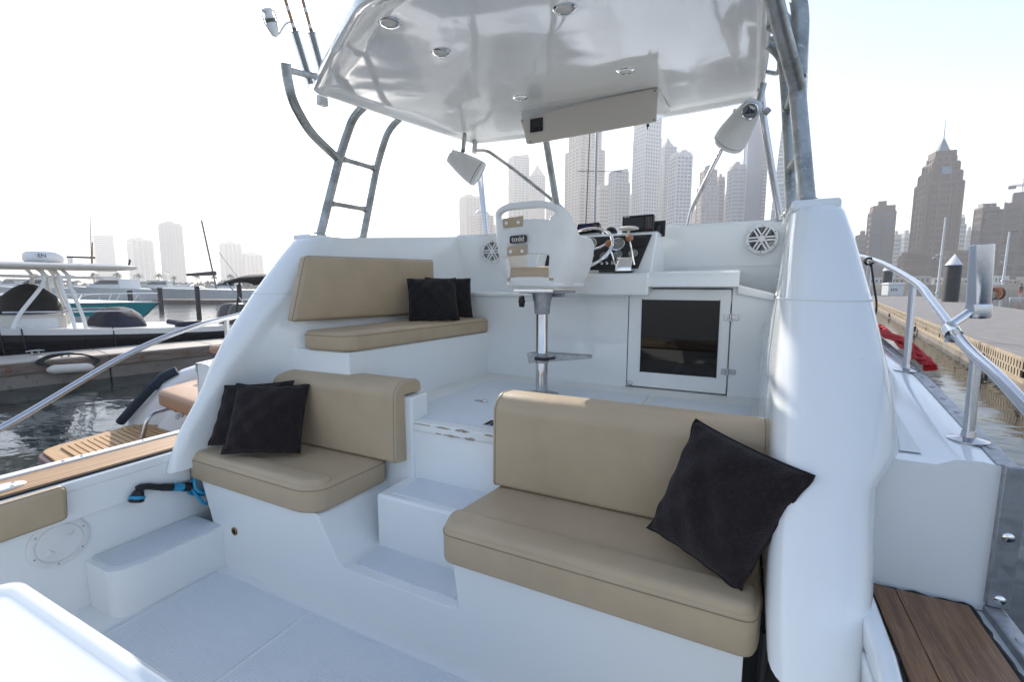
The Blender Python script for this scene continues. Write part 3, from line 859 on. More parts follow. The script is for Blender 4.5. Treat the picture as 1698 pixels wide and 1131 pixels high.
backrest(-.955, .093, 'tan backrest cushion rolled over the wall behind the starboard aft bench')
cushion('berth_cushion', [(-2.17, 1.765), (-1.90, 1.775), (-1.845, 1.83), (-1.735, 3.075), (-2.18, 3.075)], 1.446, 1.552, .03, 'vinyl_tan', .035, .008,
        label='long tan seat cushion of the raised side berth by the helm', cat='cushion')
cushion('backrest_pad', [(1.695, 1.605), (2.96, 1.585), (2.96, 1.985), (1.80, 1.955)], -2.205, -2.145, .018, 'vinyl_tan', .018, .004, 'x',
        label='tan slanted backrest pad on the wall above the side berth', cat='cushion')
cushion('coaming_bolster', [(-.5, .792), (.835, .812), (.842, .955), (-.5, .955)], -2.576, -2.515, .02, 'vinyl_tan', .02, .004, 'x',
        label='tan bolster pad along the port cockpit coaming at the left edge', cat='cushion')

# ------------------------------------------------------------------ pillows
def pillow(TL, TR, BR, BL, th, m, label, seed=0):
    rnd = random.Random(seed)
    TL, TR, BR, BL = map(Vector, (TL, TR, BR, BL))
    c = (TL + TR + BR + BL) / 4
    n_ = ((TR - BL).cross(TL - BR)).normalized()
    if n_.dot(EYE - c) < 0: n_ = -n_
    N = 26
    ph = [rnd.uniform(0, 6) for _ in range(8)]
    def P(u, v, s_):
        # edges bow inwards between the ears
        uu = u * (1 - .05 * (1 - v * v) ** .8 * abs(u) ** 3)
        vv = v * (1 - .05 * (1 - u * u) ** .8 * abs(v) ** 3)
        p = (TL * (1 - uu) * (1 + vv) + TR * (1 + uu) * (1 + vv) + BR * (1 + uu) * (1 - vv) + BL * (1 - uu) * (1 - vv)) / 4
        t = max(0, (1 - u ** 2)) ** .55 * max(0, (1 - v ** 2)) ** .55
        wr = .10 * math.sin(5 * u + ph[0] + 2 * v) * math.sin(4 * v + ph[1]) + .05 * math.sin(11 * u + 7 * v + ph[2]) + .06 * math.sin(9 * (u - v) + ph[3])
        edge = (abs(u) ** 4 + abs(v) ** 4) * .010 * math.sin(14 * u + ph[4]) * math.sin(13 * v + ph[5])
        return p + n_ * (s_ * th / 2 * t * (1 + wr) + edge * .5)
    mb = MB()
    for s_ in (1, -1):
        vs = [tuple(P(-1 + 2 * i / N, -1 + 2 * j / N, s_)) for j in range(N + 1) for i in range(N + 1)]
        mb.add(vs, [(j * (N + 1) + i, j * (N + 1) + i + 1, (j + 1) * (N + 1) + i + 1, (j + 1) * (N + 1) + i) for j in range(N) for i in range(N)])
    o = mb.build('pillow', m, None, angle=180, label=label, cat='pillow', group='dark scatter pillows on the seats')
    rim = []
    for k in range(N): rim.append(P(-1 + 2 * k / N, -1, 0))
    for k in range(N): rim.append(P(1, -1 + 2 * k / N, 0))
    for k in range(N): rim.append(P(1 - 2 * k / N, 1, 0))
    for k in range(N): rim.append(P(-1, 1 - 2 * k / N, 0))
    MB().tube(rim, .004, 6, close=True).build('edge_seam', m, o)
    return o
pillow((-.131, 1.645, 1.350), (.184, 1.41, 1.300), (.026, 1.385, .935), (-.258, 1.555, .975), .15, 'pillow_black',
       'large black pillow tilted on the starboard aft bench against the wing', 1)
pillow((-2.376, 1.510, 1.281), (-2.079, 1.718, 1.266), (-1.985, 1.562, .950), (-2.285, 1.350, .965), .13, 'pillow_black',
       'black pillow in front of another on the port aft bench', 2)
pillow((-2.43, 1.482, 1.272), (-2.145, 1.674, 1.290), (-2.12, 1.60, .955), (-2.470, 1.395, .968), .09, 'pillow_black',
       'black pillow half hidden behind another on the port aft bench', 3)
pillow((-2.10, 2.58, 1.840), (-1.845, 2.794, 1.845), (-1.735, 2.67, 1.560), (-1.99, 2.455, 1.555), .12, 'velvet_grey',
       'charcoal velvet pillow at the front on the side berth', 4)
pillow((-2.10, 2.78, 1.850), (-1.855, 3.01, 1.845), (-1.79, 2.93, 1.562), (-2.04, 2.74, 1.562), .10, 'velvet_grey',
       'charcoal velvet pillow tucked behind another on the side berth', 5)

# ------------------------------------------------------------------ helm chair
HC = Vector((-1.09, 2.58, DECK))
chair = empty('helm_chair', HC, 'white moulded helm chair on a polished pedestal before the steering wheel', 'chair')
u2 = fillet([Vector((-.222, .46)), Vector((-.218, 0)), Vector((.218, 0)), Vector((.222, .46))], .17, 10)
us = []
for a, b_ in zip(u2, u2[1:]):
    k = max(1, int((b_ - a).length / .016))
    for j in range(k): us.append(a.lerp(b_, j / k))
us.append(u2[-1])
def sstep(a, b_, x):
    t = min(1, max(0, (x - a) / (b_ - a))); return t * t * (3 - 2 * t)
rows = 34
vs = []; nu = len(us)
for j in range(rows + 1):
    h = j / rows
    for p in us:
        zt = 1.115 + DECK - (.165 * sstep(.02, .20, p.y)) - .03 * sstep(.38, .46, p.y) - .035 * max(0, abs(p.x) - .10) * (1 - sstep(0, .12, p.y)) / .1
        zb = .665 + DECK + .02 * sstep(.1, .45, p.y)
        z = zb + (zt - zb) * h
        tuck = (1 - h) ** 3 * .9
        x = p.x * (1 - .30 * tuck) * (1 + .04 * h * h)
        y = p.y + .05 * tuck * (1 - p.y / .3) - .03 * h * (1 - sstep(0, .3, p.y)) 
        vs.append((HC.x + x, 2.355 + y, z))
fs = []
for j in range(rows):
    for i in range(nu - 1):
        q = us[i]
        qx = (us[i].x + us[i + 1].x) / 2; qy = (us[i].y + us[i + 1].y) / 2
        zc = sum(vs[k][2] for k in (j * nu + i, (j + 1) * nu + i + 1)) / 2 - DECK
        slot1 = qy < .06 and abs(qx) < .150 - max(0, abs(zc - 1.048) - .012) * 2 and abs(zc - 1.048) < .028
        slot2 = qy < .06 and abs(qx) < .148 - .12 * (zc - .70) and .715 < zc < .835 
        if slot1 or slot2: continue
        fs.append((j * nu + i, j * nu + i + 1, (j + 1) * nu + i + 1, (j + 1) * nu + i))
sh = MB(); sh.add(vs, fs)
shell = sh.build('seat_shell', 'chair_white', chair, angle=180)
so = shell.modifiers.new('solid', 'SOLIDIFY'); so.thickness = .030; so.offset = 0
ss_ = shell.modifiers.new('sub', 'SUBSURF'); ss_.levels = 1; ss_.render_levels = 1
pan, _ = soft_slab([(HC.x - .17, 2.40), (HC.x + .17, 2.40), (HC.x + .20, 2.84), (HC.x - .20, 2.84)], DECK + .69, DECK + .655, .02, .08, .0)
pan.build('seat_pan', 'chair_white', chair, angle=60)
sc_, sm_ = soft_slab([(HC.x - .15, 2.385), (HC.x + .15, 2.385), (HC.x + .18, 2.82), (HC.x - .18, 2.82)], DECK + .692, DECK + .772, .025, .05, .01)
scu = sc_.build('seat_pad', 'vinyl_tan', chair, angle=60)
bc_, _ = soft_slab([(HC.x - .15, DECK + .875), (HC.x + .15, DECK + .875), (HC.x + .14, DECK + 1.0), (HC.x - .14, DECK + 1.0)], 2.352, 2.40, .02, .03, .005, 'y')
bc_.build('back_pad', 'vinyl_tan', chair, angle=60)
for zc, w in ((1.010, .060), (.857, .058)):
    xo = HC.x - .065 if zc > .9 else HC.x - .045
    yb = 2.318 if zc > .9 else 2.326
    tb = MB().hexa([(xo - w, yb - .004, DECK + zc - .028), (xo + w, yb - .004, DECK + zc - .024), (xo + w, yb + .006, DECK + zc - .024), (xo - w, yb + .006, DECK + zc - .028)],
                   [(xo - w, yb - .010, DECK + zc + .022), (xo + w + .004, yb - .010, DECK + zc + .030), (xo + w + .004, yb, DECK + zc + .030), (xo - w, yb, DECK + zc + .022)]).build('pad_tab', 'vinyl_tan', chair, bevel=.004)
    for sx in (-.6, .6):
        MB().lathe([(.010, 0), (.009, .004), (.003, .006), (0, .0062)], 14, frame_at((xo + sx * w, yb - .007, DECK + zc - .004), (0, -1, .1))).build('snap', 'white_plastic', tb)
bd = MB().prism(round_poly([(HC.x - .082, DECK + .896), (HC.x + .018, DECK + .900), (HC.x + .018, DECK + .940), (HC.x - .082, DECK + .937)], .010), 2.311, 2.320, 'y').build('name_badge', 'black_gloss', chair)
text_mesh('todd', .040, 'badge_lettering', 'panel_beige', Matrix.Translation((HC.x - .032, 2.3102, DECK + .918)) @ Matrix.Rotation(math.pi / 2, 4, 'X'), chair)
# pedestal
MB().lathe([(.105, .0), (.105, .012), (.065, .02), (.048, .03)], 32, Matrix.Translation(HC)).build('pedestal_foot', 'alu_dull', chair)
MB().lathe([(.0365, .0), (.0365, .30), (.0355, .302), (.0355, .56), (.032, .56)], 32, Matrix.Translation(HC)).build('pedestal', 'stainless', chair)
MB().lathe([(.042, .50), (.046, .505), (.050, .56), (.060, .615), (.062, .625), (.0, .625)], 24, Matrix.Translation(HC)).build('swivel_mount', 'alu_dull', chair)
MB().box(HC.x - .10, HC.x + .17, HC.y - .11, HC.y + .11, DECK + .625, DECK + .638).build('slide_plate', 'alu_dull', chair, bevel=.003)
MB().box(HC.x - .125, HC.x + .12, HC.y - .135, HC.y - .115, DECK + .630, DECK + .650).build('slide_rail', 'chrome', chair, bevel=.003)
MB().box(HC.x - .04, HC.x + .10, HC.y + .06, HC.y + .12, DECK + .60, DECK + .628).build('lock_housing', 'alu_dull', chair, bevel=.006)
MB().tube([(HC.x - .04, HC.y - .02, DECK + .575), (HC.x - .105, HC.y - .05, DECK + .575)], .006).build('lock_spindle', 'chrome', chair)
kn = MB()
kr = []
for z, r_ in ((0, .026), (.005, .035), (.020, .035), (.025, .026)):
    kr.append([((r_ + .004 * math.cos(6 * a)) * math.cos(a), (r_ + .004 * math.cos(6 * a)) * math.sin(a), z) for a in [2 * math.pi * k / 36 for k in range(36)]])
kn.loft(kr, M=frame_at((HC.x - .100, HC.y - .048, DECK + .575), (-.75, -.75, 0)))
kn.build('lock_knob', 'black_plastic', chair)
# footrest clamp and wedge plate
MB().lathe([(.040, .205), (.0445, .208), (.0445, .262), (.040, .265)], 28, Matrix.Translation(HC)).build('footrest_collar', 'alu_dull', chair)
ft = MB().hexa([(HC.x - .060, HC.y - .062, DECK + .205), (HC.x + .275, HC.y + .10, DECK + .235), (HC.x + .265, HC.y + .16, DECK + .235), (HC.x - .05, HC.y + .045, DECK + .205)],
               [(HC.x - .070, HC.y - .066, DECK + .268), (HC.x + .275, HC.y + .10, DECK + .250), (HC.x + .265, HC.y + .16, DECK + .250), (HC.x - .05, HC.y + .045, DECK + .268)]).build('footrest', 'alu_dull', chair, bevel=.003)
MB().tube(smooth_path([(HC.x - .02, HC.y - .063, DECK + .238), (HC.x + .03, HC.y - .045, DECK + .232), (HC.x + .06, HC.y - .03, DECK + .236), (HC.x + .095, HC.y - .02, DECK + .244)]), [.010] * 12 + [.008] * 7, 8).build('clamp_lever', 'black_plastic', chair)

# ------------------------------------------------------------------ steering wheel, throttle, electronics
wc = Vector((-.955, 2.94, 2.035)); wax = Vector((-.05, -.72, .69)).normalized()
WM = frame_at(wc, wax)
wheel = empty('steering_wheel', wc, 'polished stainless steering wheel in front of the helm console', 'steering wheel')
MB().tube([(.185 * math.cos(a), .185 * math.sin(a), 0) for a in [2 * math.pi * k / 64 for k in range(64)]], .0105, 10, WM, close=True).build('wheel_rim', 'chrome', wheel)
for k in range(3):
    a = 2 * math.pi * k / 3 + .25
    MB().tube([(.03 * math.cos(a), .03 * math.sin(a), -.035), (.10 * math.cos(a), .10 * math.sin(a), -.028), (.183 * math.cos(a), .183 * math.sin(a), 0)], .008, 8, WM).build('spoke', 'chrome', wheel)
MB().lathe([(.040, -.05), (.042, -.03), (.03, -.018), (0, -.014)], 24, WM).build('hub', 'chrome', wheel)
MB().lathe([(.022, -.15), (.022, -.05)], 16, WM).build('shaft', 'alu_dull', wheel)
th = empty('throttle_control', (-.735, 2.99, 1.88), 'chrome twin lever throttle with wooden knobs beside the gauges', 'throttle')
tp = round_poly([(2.965, 1.880), (2.965, 1.905), (2.985, 1.965), (3.02, 1.978), (3.05, 1.955), (3.055, 1.880)], [.003, .02, .03, .03, .02, .003], 5)
MB().prism(tp, -.755, -.655, 'x').build('housing', 'chrome', th, bevel=.006)
MB().box(-.762, -.648, 2.955, 3.06, 1.878, 1.886).build('mount_plate', 'black_plastic', th, bevel=.002)
MB().box(-.86, -.76, 2.955, 2.985, 1.879, 1.893).build('cable_cover', 'black_plastic', th, bevel=.004)
for x0, x1, dy, L in ((-.765, -.800, -.03, .125), (-.645, -.675, -.015, .155)):
    lv = MB().tube([(x0, 3.01, 1.925), (x1, 3.0 + dy, 1.925 + L)], .0055, 10).build('lever', 'chrome', th)
    MB().lathe([(.008, -.022), (.021, -.014), (.024, 0), (.020, .014), (.008, .020), (0, .021)], 18, frame_at((x1, 3.0 + dy, 1.925 + L + .01), (-.2, -.3, 1))).build('knob', 'knob_wood', lv)
    MB().lathe([(.020, 0), (.020, .008), (.014, .012)], 16, frame_at((x0, 3.01, 1.925), (-1 if x0 < -.7 else 1, 0, 0))).build('pivot', 'chrome', th)
def plotter(x0, x1, y, z0, z1, keys, scr, label, tilt):
    c = Vector(((x0 + x1) / 2, y, (z0 + z1) / 2))
    r_ = empty('chartplotter', (c.x, y, z0), label, 'chartplotter')
    M_ = frame_at(c, (-.06, -1, tilt), (1, 0, 0))
    w, h = (x1 - x0) / 2, (z1 - z0) / 2
    MB().prism(round_poly([(-w, -h), (w, -h), (w, h), (-w, h)], .010), -.045, 0, 'z', M_).build('case', 'black_plastic', r_, bevel=.006)
    MB().prism(round_poly([(-w * .97, -h * .95), (w * .97, -h * .95), (w * .97, h * .95), (-w * .97, h * .95)], .008), .0, .004, 'z', M_).build('bezel', 'black_gloss', r_, bevel=.002)
    sw = .40 if keys else .35
    MB().box(-w * .86, w * sw, -h * .56, h * .68, .004, .0048, M_).build('screen', scr, r_)
    if keys:
        for i in range(3):
            for j in range(6):
                MB().box(w * (.56 + .15 * i) - .006, w * (.56 + .15 * i) + .006, h * (-.62 + .24 * j) - .005, h * (-.62 + .24 * j) + .005, .004, .006, M_).build('key', 'cloth_red' if (i == 0 and j == 0) else 'motor_grey', r_)
        for k, ww in enumerate((.010, .006, .008)):
            MB().box(-w * .86 + k * .013, -w * .86 + k * .013 + ww, h * .78, h * .88, .004, .0046, M_).build('maker_mark', 'white_plastic', r_)
    else:
        MB().lathe([(.012, .004), (.011, .010), (0, .011)], 14, M_ @ Matrix.Translation((w * .66, h * .1, 0))).build('dial_knob', 'motor_grey', r_)
    return r_, M_, w, h
r1, M1, w1, h1 = plotter(-.80, -.585, 3.29, 2.155, 2.272, True, 'screen', 'larger black chartplotter with keypad on the starboard part of the dash', .12)
MB().box(-.05, .03, -.055, -.012, -.10, -.05, M1 @ Matrix.Translation((w1, 0, 0))).build('bracket_arm', 'black_plastic', r1, bevel=.004)
MB().box(-.03, .055, -.075, .035, -.115, -.10, M1 @ Matrix.Translation((w1, 0, 0))).build('bracket_plate', 'black_plastic', r1, bevel=.004)
MB().box(-.06, .06, -.075, -.05, -.06, -.02, M1).build('bracket_foot', 'black_plastic', r1, bevel=.004)
r2, M2, w2, h2 = plotter(-1.125, -.958, 3.29, 2.178, 2.240, False, 'screen_blue', 'small black fishfinder with a bluish screen beyond the wheel', .5)
for sx in (-1, 1):
    MB().tube([tuple(M2 @ Vector((sx * (w2 + .006), 0, -.02))), (c_ := M2 @ Vector((sx * (w2 + .006), 0, -.02))) - Vector((0, 0, .065))], .006, 8).build('gimbal_arm', 'black_plastic', r2)
MB().box(-1.135, -.945, 3.27, 3.32, 2.149, 2.157).build('gimbal_base', 'black_plastic', r2, bevel=.002)
MB().tube(smooth_path([(-1.03, 3.31, 2.19), (-1.01, 3.28, 2.165), (-.97, 3.30, 2.175), (-.95, 3.32, 2.155)]), .004, 6).build('cable', 'black_plastic', r2)

# ------------------------------------------------------------------ loudspeakers
def bulk_speaker(c, nrm, r_, label):
    e = empty('bulkhead_speaker', c, label, 'speaker')
    M_ = frame_at(c, nrm)
    MB().lathe([(r_ * .93, .001), (r_ * .93, .004), (0, .004)], 36, M_).build('cone', 'black_plastic', e)
    MB().lathe([(r_ * .34, .004), (r_ * .30, .010), (0, .012)], 24, M_).build('dust_cap', 'gauge_face', e)
    MB().lathe([(r_ * .80, .004), (r_ * .80, .012), (r_ * .86, .016), (r_ * .98, .014), (r_, .008), (r_, .0)], 44, M_).build('grille_ring', 'white_plastic', e)
    for k in range(12):
        a = k * math.pi / 3 + (.10 if k % 2 else -.10) + math.pi / 6 * 0
        a = (k // 2) * math.pi / 3 + .02
        oy = r_ * (.105 if k % 2 else -.105)
        MB().box(r_ * .16, r_ * .84, oy - r_ * .055, oy + r_ * .055, .012, .017, M_ @ Matrix.Rotation(a, 4, 'Z')).build('grille_spoke', 'white_plastic', e)
    MB().lathe([(r_ * .22, .010), (r_ * .22, .017), (r_ * .18, .020), (0, .020)], 24, M_).build('badge', 'white_plastic', e)
    for k in range(6):
        a = k * math.pi / 3 + .5
        MB().lathe([(r_ * .035, .015), (r_ * .03, .018), (0, .018)], 8, M_ @ Matrix.Translation((r_ * .9 * math.cos(a), r_ * .9 * math.sin(a), 0))).build('screw', 'black_plastic', e)
bulk_speaker((.068, 3.558, 2.100), (-.15, -1, .04), .098, 'round white spoked speaker on the coaming at the starboard end')
bulk_speaker((-1.965, 3.552, 2.08), (.25, -1, .04), .098, 'round spoked speaker half hidden behind the helm chair')
def tower_speaker(nar, axis, L, r_, label, logo, mount):
    e = empty('tower_speaker', nar, label, 'speaker')
    M_ = frame_at(nar, axis)
    MB().lathe([(r_ * .42, -.004), (r_ * .52, .0), (r_ * .60, L * .12), (r_ * .80, L * .4), (r_ * .95, L * .7), (r_, L * .86), (r_ * .99, L * .90)], 40, M_).build('pod', 'white_plastic', e, angle=60)
    MB().lathe([(r_ * .97, L * .90), (r_ * .97, L * .915)], 40, M_).build('joint_line', 'black_plastic', e)
    MB().lathe([(r_ * .99, L * .915), (r_ * 1.0, L * .95), (r_ * .96, L), (r_ * .86, L * 1.01), (r_ * .84, L * .97), (0, L * .99)], 40, M_).build('grille_ring', 'white_plastic', e)
    if logo:
        tc_ = Vector((.10, -.94, -.22)).normalized()
        D = frame_at(Vector(nar) + Vector(axis).normalized() * .055 + tc_ * r_ * .56, tc_)
        MB().lathe([(r_ * .40, -.05), (r_ * .50, .0), (r_ * .50, .004)], 36, D).build('badge_boss', 'white_plastic', e)
        MB().lathe([(r_ * .46, .002), (r_ * .46, .010), (r_ * .43, .012), (0, .012)], 36, D).build('badge', 'chrome', e)
        MB().lathe([(r_ * .40, .012), (r_ * .40, .0135), (0, .0135)], 36, D).build('badge_face', 'gauge_face', e)
        up = (Vector((0, 0, 1)))
        N_ = frame_at(D @ Vector((0, 0, .0136)), tc_, (1, 0, 0))
        k = r_ * .40
        for s_ in (1, -1):
            pts = [(s_ * .05 * k, .62 * k), (s_ * .22 * k, .62 * k), (s_ * .32 * k, .05 * k), (s_ * .68 * k, -.20 * k), (s_ * .68 * k, -.32 * k), (s_ * .05 * k, -.32 * k)]
            MB().prism(pts, 0, .001, 'z', N_).build('emblem', 'logo_blue', e)
        MB().box(-.45 * k, .45 * k, -.52 * k, -.45 * k, 0, .001, N_).build('emblem_bar', 'alu_dull', e)
    for pts, rad in mount:
        MB().tube(pts, rad, 12).build('clamp', 'galvanised', e)
tower_speaker((-.022, 3.16, 2.838), (-.50, .62, -.60), .27, .098, 'white bullet speaker with a round emblem hung below the hardtop on starboard', True,
              [([(.02, 3.25, 2.97), (.0, 3.24, 2.86)], .018), ([(.035, 3.18, 2.80), (.055, 3.18, 2.78)], .020)])
tower_speaker((-2.20, 3.28, 2.835), (.74, .40, -.54), .28, .105, 'white bullet speaker hung below the hardtop on the port side', False,
              [([(-2.09, 3.30, 2.86), (-2.11, 3.36, 3.01)], .018)])

# ------------------------------------------------------------------ fishing rods in their holders
def rod(base, d, label, reel):
    base = Vector(base); d = Vector(d).normalized()
    e = empty('fishing_rod', base, label, 'fishing rod', 'fishing rods standing above the port tower tube')
    MB().tube([base + d * .02, base + d * .30], .011, 10).build('butt', 'motor_grey', e)
    MB().tube([base + d * .30, base + d * .50], .009, 10).build('grip', 'rod_tan', e)
    MB().tube([base + d * .50, base + d * 1.1, base + d * 1.9], [.007, .005, .002], 8).build('blank', 'rod_tan', e)
    for t in (.30, .38):
        MB().tube([base + d * t, base + d * (t + .02)], .0105, 10).build('winding', 'panel_beige', e)
    if reel:
        s_ = Vector((-.62, -.76, -.05)).normalized()
        p = base + d * .33
        c = p + s_ * .11
        MB().tube(smooth_path([p, p + s_ * .04 - d * .02, p + s_ * .09 - d * .075], 6), [.006] * 13, 8).build('reel_stem', 'white_plastic', e)
        M_ = frame_at(c - d * .06, d)
        MB().lathe([(.006, -.03), (.020, -.02), (.030, .01), (.030, .03), (.026, .034), (.026, .055), (.030, .058), (.024, .06), (.020, .085), (.030, .09), (.028, .10), (0, .105)], 20, M_).build('reel_body', 'white_plastic', e)
        MB().lathe([(.0275, .036), (.0275, .053)], 20, M_).build('reel_line', 'motor_grey', e)
        for sg in (1, -1):
            MB().tube([tuple(M_ @ Vector((sg * .03, 0, .01))), tuple(M_ @ Vector((sg * .05, 0, .04))), tuple(M_ @ Vector((sg * .048, 0, .085)))], .004, 6).build('bail_arm', 'white_plastic', e)
    return e
for i, (bx_, by_, bz_) in enumerate(((-2.33, 2.055, 2.94), (-2.30, 2.135, 2.965))):
    d = Vector((-.02, -.34, .94)).normalized()
    if i: d = Vector((-.02, -.31, .95)).normalized()
    b_ = Vector((bx_, by_, bz_))
    MB().tube([b_, b_ + d * .28], .024, 16).build('rod_holder', 'clear_tube', boat)
    rod(b_, d, ['fishing rod with a white spinning reel in the outer holder by the hardtop', 'fishing rod without a reel in the inner holder by the hardtop'][i], i == 0)
MB().tube([(-2.28, 1.845, 2.95), (-2.33, 2.03, 3.0), (-2.31, 2.12, 3.02)], .018, 10).build('rod_holder_bracket', 'galvanised', boat)
MB().box(-2.245, -2.21, 2.00, 2.06, 2.815, 2.87).build('bracket_plate', 'gelcoat', boat, bevel=.006)

# ------------------------------------------------------------------ polished rod holder clamped on the starboard rail
rh = empty('rail_rod_holder', (.672, 2.03, 1.69), 'polished steel rod holder clamped to the starboard guard rail', 'rod holder')
MB().lathe([(.029, -.008), (.030, -.006), (.030, .225), (.0265, .227), (.0265, .01), (0, .01)], 32, Matrix.Translation((.672, 2.03, 1.700)) @ Matrix.Rotation(R(-2.5), 4, 'Y')).build('holder_tube', 'stainless', rh)
MB().lathe([(.0315, .0), (.0325, .004), (.0325, .038), (.0315, .042)], 32, Matrix.Translation((.672, 2.03, 1.696))).build('collar', 'stainless', rh)
MB().tube([(.650, 2.02, 1.712), (.590, 1.965, 1.672)], .014, 14).build('clamp_arm', 'chrome', rh)
MB().tube([(.588, 1.925, 1.640), (.594, 1.985, 1.658)], .023, 16).build('clamp', 'chrome', rh)
MB().lathe([(.006, 0), (.006, .014), (0, .015)], 8, frame_at((.580, 1.94, 1.630), (-.6, -.3, -1))).build('clamp_bolt', 'stainless', rh)

# ------------------------------------------------------------------ red rope bundle on the starboard side deck
rb = MB()
base = smooth_path([(.70, 4.2, 1.535), (.735, 3.8, 1.52), (.735, 3.35, 1.50), (.738, 3.0, 1.475), (.735, 2.72, 1.445), (.73, 2.60, 1.425)], 8)
for k in range(17):
    ph = random.uniform(0, 6.28); rr_ = random.uniform(.006, .036)
    pts = []
    for i, p in enumerate(base):
        a = ph + i * .22
        sh_ = 1 - .35 * i / len(base)
        pts.append(p + Vector((math.cos(a) * rr_ * sh_, random.uniform(-.004, .004), abs(math.sin(a)) * rr_ * 1.1 * sh_ + .006)))
    rb.tube(pts, .0075, 7)
rb.build('rope_bundle', 'rope_red', None, label='bundle of bright red rope lying over the starboard toe rail', cat='rope')

# ------------------------------------------------------------------ deck-wash gun and blue coiled hose under the port gunwale
hz = empty('deck_wash_hose', (-2.56, 1.25, .60), 'blue coiled hose with a black spray gun hanging under the port gunwale', 'hose')
gun = MB().tube(smooth_path([(-2.555, 1.105, .825), (-2.555, 1.14, .828), (-2.555, 1.20, .800), (-2.555, 1.27, .772)], 6), [.020] * 5 + [.016] * 8 + [.019] * 6, 12)
gun.build('gun_grip', 'hose_black', hz)
MB().lathe([(.016, 0), (.024, .012), (.030, .035), (.032, .05), (.026, .056), (0, .054)], 20, frame_at((-2.555, 1.110, .822), (.1, -.35, -1))).build('spray_head', 'hose_black', hz)
MB().lathe([(.031, .026), (.033, .030), (.033, .038), (.031, .040)], 20, frame_at((-2.555, 1.110, .822), (.1, -.35, -1))).build('head_ring', 'hose_blue', hz)
MB().tube([(-2.552, 1.255, .780), (-2.552, 1.30, .762)], .021, 14).build('coupling', 'hose_blue', hz)
MB().tube([(-2.552, 1.30, .762), (-2.552, 1.335, .750)], .024, 14).build('coupling_cap', 'hose_black', hz)
pts = [Vector((-2.552, 1.335, .750))]
for k in range(70):
    a = k / 70 * 3.4 * 2 * math.pi
    pts.append(Vector((-2.545 + .03 * math.cos(a * .5) + .012 * (k / 70), 1.375 + .055 * math.sin(a) + .04 * k / 70, .70 - .055 * math.cos(a) + .06 * math.sin(k / 70 * 3))))
pts.append(Vector((-2.56, 1.45, .80)))
MB().tube(smooth_path(pts, 2), .0085, 8).build('coiled_hose', 'hose_blue', hz)
# ------------------------------------------------------------------ boats of the marina: shared builders (local frame: bow +y, water z=0)
def hull_mesh(L, B, zs, zb, flare=.12, rake=.18, n=14, deck=True, z_low=-.25, z_hi=None, inset=0.0, low_off=None):
    """L length (stern at y=0), half beam B, sheer stern zs -> bow zb; optional z range to cut a band"""
    rings = []
    for k in range(n + 1):
        t = k / n
        y = L * t
        b_ = B * (1 - max(0, (t - .35) / .65) ** 2.3) if t < 1 else .02
        b_ = max(b_, .02)
        zt = zs + (zb - zs) * t ** 1.6
        zl = z_low if low_off is None else zt - low_off
        zh = zt if z_hi is None else zt * z_hi
        prof = []
        for q in (0, .35, .7, 1):
            z = zh + (zl - zh) * q
            f = (zt - z) / (zt + .3)
            prof.append((max(.01, b_ * (1 - flare * f - .45 * f * t * t) + inset), y - rake * L * .35 * f * t ** 3, z))
        ring = prof + [(-x, yy, z) for x, yy, z in reversed(prof)]
        rings.append(ring)
    mb = MB(); mb.loft(rings, closed=False, caps=False)
    m_ = len(rings[0])
    mb.add(rings[0], [tuple(range(m_))])
    if deck:
        mb.add([p for r_ in rings for p in (r_[0], r_[-1])], [(2 * k, 2 * k + 2, 2 * k + 3, 2 * k + 1) for k in range(n)])
    return mb
def outboard(e, x, y, z, m='motor_grey', k=1.0):
    o = MB()
    rg = []
    for zz, sx, sy, oy in ((0, .16, .26, 0), (.18, .20, .34, 0), (.42, .20, .36, -.02), (.60, .17, .30, -.03), (.66, .10, .2, -.03)):
        rg.append([(x + k * sx * math.cos(a), y + k * (oy + sy * math.sin(a)), z + k * zz) for a in [2 * math.pi * i / 16 for i in range(16)]])
    o.loft(rg); ob = o.build('outboard_cowl', m, e, local=True, angle=60)
    MB().box(x - .08 * k, x + .08 * k, y - .14 * k, y + .14 * k, z - .75 * k, z + .02, None).build('outboard_leg', m, e, local=True, bevel=.02)

# -- black-hulled centre console behind the pontoon
DK = Vector((.21, .978, 0)).normalized(); DP = Vector((-.978, .21, 0))          # along the pontoon, away from us
stern = Vector((-12.9, 3.45, 0)) + DK * 4.35 + DP * 1.28
bb = empty('center_console_boat', stern, 'black-hulled centre console boat with a white T-top behind the left pontoon', 'boat', rotz=math.atan2(-DK.y, -DK.x) - math.pi / 2)
# local: bow +y points along -DK ; starboard +x ... near side is x<0 or >0 decided by rotation
hull_mesh(8.2, 1.25, .74, 1.35, z_hi=.97).build('hull', 'hull_black', bb, local=True, angle=50)
hull_mesh(8.2, 1.25, .74, 1.35, low_off=.13, inset=.012).build('sheer_band', 'hull_white', bb, local=True, angle=50)
for s in (1, -1):
    MB().prism([(-.75, .18), (-.75, .38), (-.15, .70), (.35, .74), (.35, .15)], s * .55, s * 1.20, 'x').build('stern_quarter', 'hull_white', bb, local=True, bevel=.03)
MB().box(-.72, .72, 3.15, 4.3, .55, 1.18).build('console', 'hull_cream', bb, local=True, bevel=.06)
MB().box(-.80, .80, 4.3, 5.6, .55, 1.0).build('front_seat', 'hull_cream', bb, local=True, bevel=.05)
for s in (1, -1):
    MB().prism(round_poly([(3.3, .85), (3.95, .85), (3.95, 1.10), (3.3, 1.10)], .06), s * .722, s * .73, 'x').build('console_hatch', 'hull_white', bb, local=True)
cc = MB()
